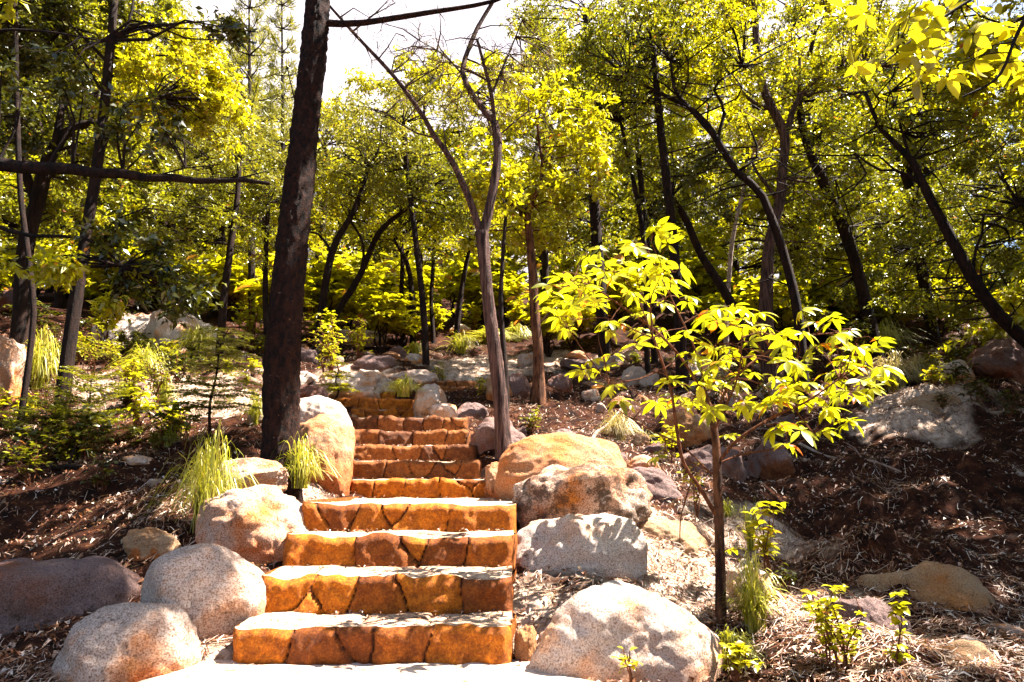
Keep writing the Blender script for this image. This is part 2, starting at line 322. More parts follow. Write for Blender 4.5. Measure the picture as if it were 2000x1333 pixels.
# ------------------------------------------------------------------ stairs
def step_meshes(root, xl, xr, Y, zb, zt, yb, seed, n_st, rm='riser'):
    r = np.random.default_rng(seed); W = xr - xl; H = zt - zb
    s = empty_child('step', root)
    # stones as cells of an irregular row, with small wedge stones between
    wd = r.dirichlet(np.full(n_st, 6.0)) * W; cu = np.cumsum(wd) - wd / 2; cv = r.uniform(.2, .8, n_st) * H
    ex = r.integers(0, n_st, max(1, n_st // 3)); cu = np.concatenate([cu, cu[ex] + W / n_st * r.uniform(.3, .6, len(ex))]); cv = np.concatenate([cv, np.where(r.random(len(ex)) < .5, .08, .9) * H])
    wgt = np.concatenate([np.zeros(n_st), np.full(len(ex), 0.02)])
    nu, nv = max(30, int(W / 0.010)), max(14, int(H / 0.010))
    U, Vv = np.meshgrid(np.linspace(0, W, nu), np.linspace(0, 1, nv))
    hh = Vv * H
    du = U + 0.018 * fbm2(U * 7, hh * 7, 4, seed); dv = hh + 0.018 * fbm2(U * 7, hh * 7, 4, seed + 9)
    D = np.sqrt(((du[..., None] - cu) * 0.85) ** 2 + (dv[..., None] - cv) ** 2) + wgt
    o = np.argsort(D, -1); d1 = np.take_along_axis(D, o[..., :1], -1)[..., 0]; d2 = np.take_along_axis(D, o[..., 1:2], -1)[..., 0]
    gap = d2 - d1; c = o[..., 0]; cell = np.clip(gap / 0.010, 0, 1)
    tilt = r.uniform(-.13, .13, (len(cu), 2)); off = r.uniform(-.008, .012, len(cu)); tone = r.uniform(.2, 1, len(cu))
    bulge = 0.011 * np.clip(gap / 0.05, 0, 1) ** .5 + off[c] + tilt[c, 0] * (U - cu[c]) * .8 + tilt[c, 1] * (hh - cv[c])
    rough = 0.012 * fbm2(U * 14, hh * 14, 4, seed + 3) + 0.014 * np.abs(fbm2(U * 4, hh * 5, 2, seed + 5))
    dep = (bulge + rough) * (0.15 + 0.85 * cell) - 0.026 * (1 - cell)
    topr = 0.03 * np.clip((Vv - 0.8) / 0.2, 0, 1) ** 2          # the edge rounds back
    endr = 0.05 * (np.clip(1 - U / 0.05, 0, 1) ** 2 + np.clip(1 - (W - U) / 0.05, 0, 1) ** 2)
    top_w = 0.018 * fbm2(U * 7, U * 0, 3, seed + 7)
    yy = Y - dep + topr + endr; zz = zb - 0.03 + Vv * (H + 0.03 + top_w)
    V = np.stack([xl + U, yy, zz], -1).reshape(-1, 3)
    t_ = np.where(cell > .5, tone[c], 0.02)
    Fc = [grid_faces(nu, nv)]
    # side cheeks
    B = Bag(); B.add(V, *Fc, a=t_.ravel())
    for e, flip in ((0, 0), (-1, 1)):
        edge_p = np.stack([xl + U[:, e], yy[:, e], zz[:, e]], -1)
        k = 8; ts = np.linspace(0, 1, k)
        S = edge_p[:, None] * (1 - ts[None, :, None]) + (edge_p * [1, 0, 1] + [0, yb, 0])[:, None] * ts[None, :, None]
        S[..., 0] += (1 if e else -1) * 0.02 * (fbm2(S[..., 1] * 8, S[..., 2] * 8, 3, seed + 11) + .5) * np.minimum(1, ts * 4)
        B.add(S.reshape(-1, 3), grid_faces(k, nv), a=np.full(k * nv, .5))
    B.build('riser', M[rm], s)
    # tread
    nd = max(14, int((yb + 0.06 - Y) / 0.02)); nu2 = nu // 2
    U, T = np.meshgrid(np.linspace(0, W, nu2), np.linspace(0, 1, nd))
    y0 = np.interp(U[0], np.linspace(0, W, nu), yy[-1]) ; yy2 = (y0 + 0.001)[None, :] * (1 - T) + (yb + 0.06) * T
    z0 = np.interp(U[0], np.linspace(0, W, nu), zz[-1])
    zz2 = z0[None, :] * (1 - np.clip(T * 5, 0, 1)) + zt * np.clip(T * 5, 0, 1) + 0.010 * fbm2(U * 5, yy2 * 5, 4, seed + 21) * np.clip(T * 4, 0, 1)
    cu2 = r.uniform(0, W, n_st + 3); cv2 = r.uniform(Y, yb, n_st + 3)
    D = np.sort(np.sqrt((U[..., None] - cu2) ** 2 + (yy2[..., None] - cv2) ** 2), -1); gap = D[..., 1] - D[..., 0]
    zz2 -= 0.012 * (gap < 0.020) * np.clip(T * 4, 0, 1)
    mesh('tread', np.stack([xl + U, yy2, zz2], -1).reshape(-1, 3), [grid_faces(nu2, nd)], M['tread'], s, attr=np.where(gap < .018, .05, .2 + .8 * (np.sin(np.argmin(np.sqrt((U[..., None] - cu2) ** 2 + (yy2[..., None] - cv2) ** 2), -1) * 2.3) * .5 + .5)).ravel())
def empty_child(name, parent):
    o = bpy.data.objects.new(name, None); col.objects.link(o); o.parent = parent; o.empty_display_size = .05; return o
root = empty('stone_staircase', (0, 0, 0), 'main flight of rough orange stone steps climbing between the boulders', 'staircase')
for i, (a, b_, Y, zt) in enumerate(ST):
    zb = 0.0 if i == 0 else ST[i - 1][3]; yb = ST[i + 1][2] if i + 1 < len(ST) else Y + .5
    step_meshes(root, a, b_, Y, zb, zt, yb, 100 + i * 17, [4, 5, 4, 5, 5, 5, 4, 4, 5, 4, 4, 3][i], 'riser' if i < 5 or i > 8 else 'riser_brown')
root = empty('stone_staircase', (0, 0, 0), 'short upper flight of stone steps past the bend, right of the pale boulder', 'staircase')
for i, (a, b_, Y, zt) in enumerate(FAR):
    zb = FAR[i - 1][3] if i else zt - .17; yb = FAR[i + 1][2] if i + 1 < len(FAR) else Y + .5
    step_meshes(root, a, b_, Y, zb, zt, yb, 400 + i * 17, 4, 'riser_brown')

# ------------------------------------------------------------------ boulders
_ico = {}
def ico(n):
    if n not in _ico:
        bm = bmesh.new(); bmesh.ops.create_icosphere(bm, subdivisions=n, radius=1.0); bm.verts.ensure_lookup_table()
        _ico[n] = (np.array([v.co[:] for v in bm.verts]), np.array([[v.index for v in f.verts] for f in bm.faces])); bm.free()
    return _ico[n]
BSEED = [0]
def boulder(name, label, box, mat='granite', dz=1.0, rot=0, ang=0.4, rough=1.0, Y=None, cat='boulder', deep=0.35, egg=0.0, group=None, lean=0.0):
    """box: x0, y0, x1, y1 in the photo of the part that shows; it goes on below the ground"""
    BSEED[0] += 1; s = BSEED[0]; r = np.random.default_rng(900 + s)
    x0, y0, x1, y1 = box; cx = (x0 + x1) / 2
    if Y is None: Y = float(hit(cx, y1)[1])
    k = scale_at((y0 + y1) / 2, Y); w_ = (x1 - x0) * k * 1.12; h_ = (y1 - y0) * k * (1 + deep); d_ = dz * (w_ + h_) / 2
    Yc = Y + d_ * 0.38
    kk = scale_at((y0 + y1) / 2, Yc) / k; w_ *= kk; h_ *= kk
    top = P(cx, y0, Yc); c = np.array([top[0], Yc, top[2] - h_ / 2])
    V, Fc = ico(6 if w_ / k > 90 else 5)
    V = np.sign(V) * np.abs(V) ** 0.84; V = V * (1 + egg * V[:, 2:3] * np.array([1, 1, 0]))
    for q in range(int(6 + ang * 10)):                              # worn facets
        nrm = unit(r.normal(size=3) * [1, 1, .7]); lim = r.uniform(.66, .90) + (1 - ang) * .10
        e = np.maximum(V @ nrm - lim, 0); V = V - nrm * (e * (0.55 + .4 * ang))[:, None]
    V = V * (1 + rough * (0.25 * fbm(V * 1.0 + s * 7, 4, s) + 0.05 * (np.abs(fbm(V * 2.6 + s * 3, 3, s + 60)) - .4) + 0.035 * fbm(V * 5 + s, 4, s + 3) + 0.006 * fbm(V * 18, 3, s + 5)))[:, None]
    V[:, 0] += lean * V[:, 2]
    V = V / np.array([np.ptp(V[:, 0]), np.ptp(V[:, 1]), np.ptp(V[:, 2])]) * [w_, d_, h_]
    V -= (V.max(0) + V.min(0)) / 2
    a = math.radians(rot); V = V @ np.array([[math.cos(a), math.sin(a), 0], [-math.sin(a), math.cos(a), 0], [0, 0, 1]])
    vz = (V[:, 2] / h_ + .5) + .16 * fbm(V / max(w_, h_) * 5 + s, 4, s + 40); bounce_tint = np.clip((r.uniform(.42, .62) - vz) * 7, 0, 1) * r.uniform(.55, 1)  # bounce light from below painted as an orange tint on the lower flanks
    o = mesh(name, V, [Fc], M[mat], loc=c, attr=bounce_tint)
    return tag(o, label, cat, group)
BO = [
 ('boulder','speckled round boulder in the lower left corner below the egg shaped boulder',(135,1174,402,1345),'granite',dict(rough=.6,ang=.2)),
 ('boulder','smooth egg shaped boulder leaning beside the lowest stone step on the left',(300,1060,516,1252),'granite',dict(rough=.4,ang=.1,egg=.12,Y=3.75)),
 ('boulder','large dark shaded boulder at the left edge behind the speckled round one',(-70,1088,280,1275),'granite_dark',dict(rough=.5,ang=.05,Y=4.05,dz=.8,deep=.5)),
 ('boulder','grey topped boulder with orange base below the big trunk, beside the third and fourth steps',(400,946,602,1104),'granite',dict(ang=.5,Y=4.65)),
 ('rock','flat pale slab rock between the grass tussock and the big trunk',(412,893,556,962),'granite',dict(ang=.8,dz=.6,Y=5.5)),
 ('rock','small brown rock half buried in litter left of the grass tussock',(258,1030,352,1090),'granite_tan',dict(ang=.4)),
 ('boulder','tall orange sided boulder right of the big trunk, left of the fifth and sixth steps',(566,808,690,960),'granite_rust',dict(ang=.3,rough=.6,dz=.9,Y=6.75)),
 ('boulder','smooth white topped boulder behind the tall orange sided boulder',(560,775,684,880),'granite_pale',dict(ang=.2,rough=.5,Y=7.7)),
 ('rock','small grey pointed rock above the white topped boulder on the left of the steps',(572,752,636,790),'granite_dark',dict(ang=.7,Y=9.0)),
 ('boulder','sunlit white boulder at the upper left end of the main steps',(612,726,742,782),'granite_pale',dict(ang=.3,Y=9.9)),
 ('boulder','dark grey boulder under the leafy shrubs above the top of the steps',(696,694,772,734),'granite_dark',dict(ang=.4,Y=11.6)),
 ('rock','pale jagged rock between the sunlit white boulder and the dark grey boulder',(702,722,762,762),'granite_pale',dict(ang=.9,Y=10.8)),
 ('boulder','long pale boulder lying just above the topmost step',(752,722,852,762),'granite',dict(ang=.6,Y=10.9)),
 ('boulder','sloping pale boulder on the right side of the tenth and eleventh steps',(808,748,872,830),'granite_pale',dict(ang=.5,dz=1.2,Y=9.1)),
 ('boulder','white rock at the foot of the sloping pale boulder, above the ninth step',(838,788,894,828),'granite_pale',dict(ang=.6,Y=8.9)),
 ('boulder','small black boulder right of the ninth step behind the forked tree',(888,784,952,830),'granite_dark',dict(ang=.5,Y=8.9)),
 ('boulder','angular brown boulder directly behind the base of the forked tree',(916,810,1042,898),'granite_dark',dict(ang=.8,Y=7.75)),
 ('rock','small orange rock wedged between the fifth step and the big right boulder',(948,902,996,966),'granite_rust',dict(ang=.5,Y=6.9)),
 ('boulder','large rounded boulder with orange flank right of the landing',(978,844,1215,1010),'granite_rust',dict(ang=.25,rough=.6,Y=6.1,dz=1.0)),
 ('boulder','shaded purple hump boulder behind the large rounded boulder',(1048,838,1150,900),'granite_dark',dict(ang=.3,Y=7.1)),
 ('boulder','lichen blotched boulder right of the fourth step with an orange lower edge',(1000,906,1252,1092),'granite_lichen',dict(ang=.45,Y=5.1,dz=.8)),
 ('boulder','pale boulder with palmate leaf shadows right of the second and third steps',(1000,1002,1264,1178),'granite_pale',dict(ang=.5,Y=4.55,dz=.8)),
 ('boulder','large domed boulder with leaf shadows at the bottom, right of the lowest step',(1032,1138,1385,1360),'granite_pale',dict(ang=.25,rough=.6,Y=3.42,dz=.8)),
 ('boulder','long purple grey boulder sloping right behind the lichen blotched boulder',(1186,912,1322,1004),'granite_dark',dict(ang=.4,Y=6.4,lean=-.25)),
 ('rock','flat tan rock in litter between the leaf shadowed boulders and the sapling',(1234,1014,1384,1110),'granite_tan',dict(ang=.7,Y=5.0,dz=1.2)),
 ('boulder','shaded round boulder right of the forked tree trunk near the orange trunk',(988,728,1034,790),'granite_dark',dict(ang=.3,Y=9.9)),
 ('boulder','reddish brown block hidden behind the forked tree trunk',(952,728,1000,796),'granite_tan',dict(ang=.7,Y=9.7)),
 ('boulder','mossy round boulder at the right foot of the orange trunk',(1066,730,1116,782),'granite_dark',dict(ang=.3,Y=10.6)),
 ('rock','pale flat topped rock behind the sapling crown on the gully side',(1294,804,1382,860),'granite_tan',dict(ang=.6,Y=8.3)),
 ('boulder','rounded boulder directly behind the sapling stem',(1326,866,1452,965),'granite_dark',dict(ang=.3,Y=7.0)),
 ('boulder','grey boulder under the right side of the sapling crown',(1466,858,1542,928),'granite_dark',dict(ang=.4,Y=7.4)),
 ('rock','small grey stone beyond the purple grey boulder, left of the sapling',(1180,880,1226,910),'granite_dark',dict(ang=.4)),
 ('rock','pinkish stone next to the small grey stone left of the sapling',(1226,888,1288,932),'granite',dict(ang=.5)),
 ('rock','small round stone in the dark litter above the purple grey boulder',(1232,846,1266,874),'granite_tan',dict(ang=.4)),
 ('boulder','white rock behind the base of the sapling stem and the tussock',(1396,1092,1524,1205),'granite_pale',dict(ang=.7,Y=4.5)),
 ('boulder','purple rock behind the two leafy shrubs at the lower right',(1620,1158,1752,1275),'granite_dark',dict(ang=.7,Y=4.1)),
 ('rock','broad flat tan slab under litter at the lower right',(1640,1090,1872,1225),'granite_tan',dict(ang=.8,dz=1.2,Y=4.75,deep=1.2)),
 ('rock','long low slab in the bottom right corner',(1660,1240,1960,1345),'granite_tan',dict(ang=.8,dz=1.0,Y=3.7,deep=1.4)),
 ('boulder','sunlit mound rock at the right under the grass',(1735,768,1868,832),'granite_tan',dict(ang=.7,Y=9.1)),
 ('boulder','broken grey boulder below the leaning trunk at the right edge',(1882,664,1990,745),'granite_dark',dict(ang=.9,Y=10.8)),
 ('rock','pale wedge rock left of the broken grey boulder on the right bank',(1838,704,1888,748),'granite_pale',dict(ang=.8,Y=10.8)),
 ('boulder','pink boulder at the right edge behind the leaning trunk',(1970,615,2040,700),'granite',dict(ang=.5,Y=13)),
 ('boulder','huge sunlit white boulder on the left slope behind the young conifer',(290,606,446,730),'granite_pale',dict(ang=.3,Y=12.2)),
 ('boulder','sunlit white slab boulder sloping left of the huge one',(196,610,330,725),'granite_pale',dict(ang=.6,Y=12.6)),
 ('boulder','tall pink and white rock cut by the left edge of the picture',(-60,640,44,768),'granite',dict(ang=.6,Y=8.6)),
 ('rock','small flat white stone on the litter left of the big trunk',(246,890,302,912),'granite_pale',dict(ang=.6)),
 ('rock','flat grey rock on the far left slope under the shaded trees',(0,570,70,606),'granite_dark',dict(ang=.6,Y=15)),
 ('boulder','white flat boulder far up the slope above the dark grey boulder',(664,644,752,674),'granite_pale',dict(ang=.7,Y=15.5)),
 ('rock','small pale rock beneath the far grass tuft above the steps',(792,690,826,712),'granite_pale',dict(ang=.7,Y=13)),
 ('rock','shaded rock right of the big trunk under the leafy shrubs',(578,680,622,730),'granite_dark',dict(ang=.7,Y=12)),
 ('rock','small stone at the right end of the lowest step',(1006,1222,1046,1290),'granite_tan',dict(ang=.7,Y=3.62)),
 ('rock','angular shaded rock at the foot of the big trunk on its right',(586,738,622,768),'granite_tan',dict(ang=.8,Y=10.6)),
 ('rock','far white rock beside the yellow grass patch upslope',(880,632,918,652),'granite_pale',dict(ang=.7,Y=18)),
]
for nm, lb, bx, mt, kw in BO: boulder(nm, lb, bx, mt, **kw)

rk = []
for q in range(5):
    V, Fc = ico(5); V = np.sign(V) * np.abs(V) ** .85; rr_ = np.random.default_rng(50 + q)
    for _ in range(9):
        nr = unit(rr_.normal(size=3)); V = V - nr * (np.maximum(V @ nr - .66, 0) * .9)[:, None]
    V = V * (1 + .16 * fbm(V * 1.4 + q * 5, 5, 70 + q))[:, None] * [1, .85, .65]
    rk.append(mesh('rock', V, [Fc], M[['granite_pale', 'granite', 'granite_dark', 'granite_rust', 'granite_lichen'][q]]))
rr_ = np.random.default_rng(8); spots_r = []
while len(spots_r) < 64:
    y_ = rr_.uniform(7.2, 14.5); k_ = rr_.random(); x_ = rr_.uniform(-2.3 - .42 * (y_ - 6), -1.55) if k_ < .5 else rr_.uniform(-.15, 1.2 + .3 * y_)
    if -1.75 - .04 * y_ < x_ < -.15 and y_ < 13: continue
    if all((x_ - a) ** 2 + (y_ - b_) ** 2 > .1 for a, b_ in spots_r): spots_r.append((x_, y_))
for i, (x_, y_) in enumerate(spots_r):
    q = i % 5; o = rk[q]
    if i >= 5: o = rk[q].copy(); col.objects.link(o)
    s_ = rr_.uniform(.10, .30) * (1 if y_ > 9 else .7); o.scale = (s_, s_ * rr_.uniform(.7, 1.2), s_ * rr_.uniform(.7, 1.2)); o.rotation_euler = (rr_.normal(0, .2), rr_.normal(0, .2), rr_.uniform(0, 6)); o.location = (x_, y_, float(gz(x_, y_)) + s_ * .25)
    tag(o, 'rough rock tumbled among others on the slope around the upper steps', 'rock', 'rocks tumbled beside the upper steps')

# ------------------------------------------------------------------ litter (stuff)
def scatter(nn, ymax=17, p=1.6):
    y = 2.6 + (ymax - 2.6) * R.random(nn) ** p; x = (R.random(nn) * 2 - 1) * (0.78 * y + .5)
    return x, y
def off_stairs(x, y, pad=.02, keep=0.0):
    ok = np.ones(len(x), bool)
    for S in (ST, FAR):
        for i, (a, b_, Y, zt) in enumerate(S):
            ye = S[i + 1][2] if i + 1 < len(S) else Y + .5
            ok &= ~((x > a - pad) & (x < b_ + pad) & (y > Y - .05) & (y < ye + .03))
    ok &= ~((y < 3.7) & (x > -1.45) & (x < .1) & (R.random(len(x)) > keep))
    return ok
def strips(x, y, L, W, lift, wild=.35):
    nn = len(x); a = R.uniform(0, 2 * math.pi, nn); cur = R.normal(0, .5, nn); V = np.zeros((nn, 4, 2, 3))
    px, py = x.copy(), y.copy(); up = np.abs(R.normal(0, wild, nn)) ; l0 = lift * R.random(nn)
    for k in range(4):
        an = a + cur * (k - 1.5) * .5; dx, dy = np.cos(an), np.sin(an)
        if k: px = px + dx * L / 3; py = py + dy * L / 3
        z = gz(px, py) + l0 + up * L * (k / 3.) * .5 + .004
        for s, q in ((-1, 0), (1, 1)):
            V[:, k, q] = np.stack([px - dy * W / 2 * s * (1 if k < 3 else .3), py + dx * W / 2 * s * (1 if k < 3 else .3), z + s * W * .25], -1)
    i = np.arange(nn)[:, None] * 8
    Fq = np.concatenate([i + [2 * k, 2 * k + 1, 2 * k + 3, 2 * k + 2] for k in range(3)])
    return V.reshape(-1, 3), Fq
def clump_mask(x, y, s, lo): return fbm2(x * .9, y * .9, 3, s) > lo
x, y = scatter(260000); k = off_stairs(x, y, keep=.3) & ((1.3 * sand_sunlit(x, y) + fbm2(x * 1.3, y * 1.3, 4, 44) + .5 * fbm2(x * 6, y * 6, 2, 45) > R.normal(.32, .25, len(x))) | (R.random(len(x)) < .10)); x, y = x[k], y[k]
V, Fq = strips(x, y, R.uniform(.02, .095, len(x)), R.uniform(.0014, .003, len(x)) * (1 + y / 14), .03)
tag(mesh('needle_litter', V, [Fq], M['needle'], smooth=False), 'pale fallen pine needles and bark strips covering the slopes', 'leaf litter', kind='stuff')

def leaves(B, Ax, Nn, L, W, fold=.18, curl=.2):
    """n folded leaves of five vertices and two quads"""
    S = unit(np.cross(Ax, Nn)); N2 = np.cross(S, Ax); L = np.asarray(L)[:, None] * np.ones((len(B), 1)); W = np.asarray(W)[:, None] * np.ones((len(B), 1))
    t = B + Ax * L - N2 * L * curl; m_ = B + Ax * L * .5
    l = B + Ax * L * .42 + S * W / 2 + N2 * W * fold; r = B + Ax * L * .42 - S * W / 2 + N2 * W * fold
    V = np.stack([B, l, t, r, m_], 1).reshape(-1, 3); i = np.arange(len(B))[:, None] * 5
    return V, np.concatenate([i + [0, 4, 2, 1], i + [0, 3, 2, 4]])
def rdir(nn): return unit(R.normal(size=(nn, 3)))
x, y = scatter(48000, 15, 1.7); k = off_stairs(x, y, keep=.3); x, y = x[k], y[k]; nn = len(x)
Ax = rdir(nn) * [1, 1, .35]; Ax = unit(Ax); Nn = unit(rdir(nn) * .5 + [0, 0, 1])
V, Fq = leaves(np.stack([x, y, gz(x, y) + R.uniform(.0, .03, nn)], -1), Ax, Nn, R.uniform(.012, .03, nn) + .05 * R.random(nn) ** 3, R.uniform(.006, .03, nn), .35, .45)
tag(mesh('fallen_leaves', V, [Fq], M['dead_leaf'], smooth=False), 'dry curled brown leaves scattered over the soil', 'leaf litter', kind='stuff')
# crumbs and leaves lying on the treads
xs_, ys_, zs_ = [], [], []
for (a, b_, Y, zt), nb in zip(ST[:9], ST[1:10]):
    q = int((b_ - a) * 90); u = R.random(q); xx = a + u * (b_ - a); yy = nb[2] - (nb[2] - Y) * R.random(q) ** 2.2 * .95
    xs_.append(xx); ys_.append(yy); zs_.append(np.full(q, zt + .012))
x, y, z = map(np.concatenate, (xs_, ys_, zs_)); nn = len(x); Ax = unit(rdir(nn) * [1, 1, .2]); Nn = unit(rdir(nn) * .4 + [0, 0, 1])
V, Fq = leaves(np.stack([x, y, z], -1), Ax, Nn, R.uniform(.01, .045, nn), R.uniform(.005, .016, nn), .3, .3)
tag(mesh('tread_litter', V, [Fq], M['dead_leaf'], smooth=False), 'small dry leaves and twigs lying on the stone treads', 'leaf litter', kind='stuff')

# small loose stones on the slopes
_v, _f = ico(4); proto_st = []
for q in range(4):
    v_ = _v * (1 + .28 * fbm(_v * 1.6 + q * 9, 5, q))[:, None]; v_ = v_ - unit(np.array([.3, .2, 1.]))[None] * np.maximum(v_ @ unit(np.array([.3, .2, 1.])) - .6, 0)[:, None] * .8
    proto_st.append(v_ * [1, .8, .6])
x, y = scatter(105, 14, 1.2); k = off_stairs(x, y, .1); x, y = x[k], y[k]; first = {}
for xx, yy in zip(x, y):
    q = int(R.integers(4)); s_ = .03 + .09 * R.random() ** 2
    if q not in first: o = first[q] = mesh('stone', proto_st[q], [_f], M[['granite_pale', 'granite_dark', 'granite_tan', 'granite'][q]])
    else: o = first[q].copy(); col.objects.link(o)
    o.scale = (s_, s_, s_); o.rotation_euler = (R.normal(0, .2), R.normal(0, .2), R.uniform(0, 6)); o.location = (xx, yy, float(gz(xx, yy)) + s_ * .2)
    tag(o, ['small loose pale stone lying in the litter of the slope', 'small loose dark stone lying in the litter of the slope', 'small loose tan stone lying in the litter of the slope', 'small loose speckled stone lying in the litter of the slope'][q], 'stone', ['loose pale stones', 'loose dark stones', 'loose tan stones', 'loose speckled stones'][q])

# ------------------------------------------------------------------ trees
def tube(B, pts, rad, sides=10, rough=.08, seed=0, sub=0.25, cap=True, fine=0.0):
    pts = np.asarray(pts, float); rad = np.asarray(rad, float)
    # resample with Catmull-Rom
    seg = np.linalg.norm(np.diff(pts, axis=0), axis=1); T = np.concatenate([[0], np.cumsum(seg)]); L = T[-1]
    q = max(3, int(L / sub) + 1); tt = np.linspace(0, L, q)
    pe = np.concatenate([[2 * pts[0] - pts[1]], pts, [2 * pts[-1] - pts[-2]]])
    idx = np.clip(np.searchsorted(T, tt, 'right') - 1, 0, len(pts) - 2); f = ((tt - T[idx]) / np.maximum(seg[idx], 1e-6))[:, None]
    p0, p1, p2, p3 = pe[idx], pe[idx + 1], pe[idx + 2], pe[idx + 3]
    C = .5 * (2 * p1 + (p2 - p0) * f + (2 * p0 - 5 * p1 + 4 * p2 - p3) * f ** 2 + (3 * p1 - p0 - 3 * p2 + p3) * f ** 3)
    r = np.interp(tt, T, rad)
    D = unit(np.gradient(C, axis=0)); ref = np.array([1., 0, 0]) if abs(D[:, 0].mean()) < .8 else np.array([0, 0, 1.])
    Sx = unit(np.cross(D, ref)); Sy = np.cross(D, Sx)
    an = np.arange(sides) / sides * 2 * math.pi
    ring = Sx[:, None] * np.cos(an)[None, :, None] + Sy[:, None] * np.sin(an)[None, :, None]
    V = C[:, None] + ring * r[:, None, None]
    nz = fbm(V / np.maximum(r.mean() * 2.2, .01) * [1, 1, .5] + seed * 3.7, 3, seed)
    V = V + ring * (r[:, None] * rough * nz)[..., None]
    if fine: V = V + ring * (fine * np.abs(fbm(V * [22, 22, 9] + seed, 3, seed + 7)) + .5 * fine * fbm(V * 55, 2, seed + 8))[..., None]
    i = np.arange(q * sides).reshape(q, sides); j = np.roll(i, -1, 1)
    Fq = np.stack([i[:-1], j[:-1], j[1:], i[1:]], -1).reshape(-1, 4)
    V = V.reshape(-1, 3)
    if cap:
        V = np.concatenate([V, C[-1:] + D[-1:] * r[-1]]); tri = np.stack([i[-1], j[-1], np.full(sides, len(V) - 1)], -1)
        B.add(V, Fq, tri)
    else: B.add(V, Fq)
    return C, r
def wig(p0, p1, n_=4, amp=.12):
    t_ = np.linspace(0, 1, n_)[:, None]; L = np.linalg.norm(p1 - p0); o = p0 * (1 - t_) + p1 * t_
    o[1:-1] += R.normal(0, amp * L, (n_ - 2, 3)) * [1, 1, .6]; o[1:-1, 2] += .06 * L; return o
def sprays(cent, rad, nsp, nl, L, W, hang=.25, flat=.6, shape=(1, 1, .75)):
    cent = np.asarray(cent, float); rad = np.asarray(rad, float); m_ = len(cent)
    d = rdir(m_ * nsp) * shape; d[:, 2] += .1; ci = np.repeat(np.arange(m_), nsp)
    start = cent[ci] + rdir(m_ * nsp) * (rad[ci] * R.random(m_ * nsp) ** .5 * .75)[:, None] * shape
    ln = rad[ci] * R.uniform(.35, .7, m_ * nsp); si = np.repeat(np.arange(m_ * nsp), nl); u = R.uniform(.05, 1, len(si))
    dd = unit(d)[si]; pos = start[si] + dd * (ln[si] * u)[:, None] + R.normal(0, .02, (len(si), 3)); pos[:, 2] -= hang * .5 * ln[si] * u * u
    sd_ = unit(np.cross(dd, [0, 0, 1.]) + 1e-3) * np.where(R.random(len(si)) < .5, -1, 1)[:, None]
    Ax = unit(dd * .6 + sd_ * R.uniform(.3, 1, len(si))[:, None] + R.normal(0, .35, (len(si), 3)) - [0, 0, hang])
    Nn = unit(np.array([0, 0, 1.]) * flat + R.normal(0, .5, (len(si), 3)))
    s_ = R.uniform(.65, 1.2, len(si))
    return leaves(pos, Ax, Nn, L * s_, W * s_, R.uniform(.05, .3), R.uniform(.1, .3))
def ellipsoid_clumps(ctr, rr, nn, cr, hollow=.45):
    d = rdir(nn) * (hollow + (1 - hollow) * R.random((nn, 1)) ** .5); return np.asarray(ctr) + d * rr, R.uniform(.7, 1.25, nn) * cr
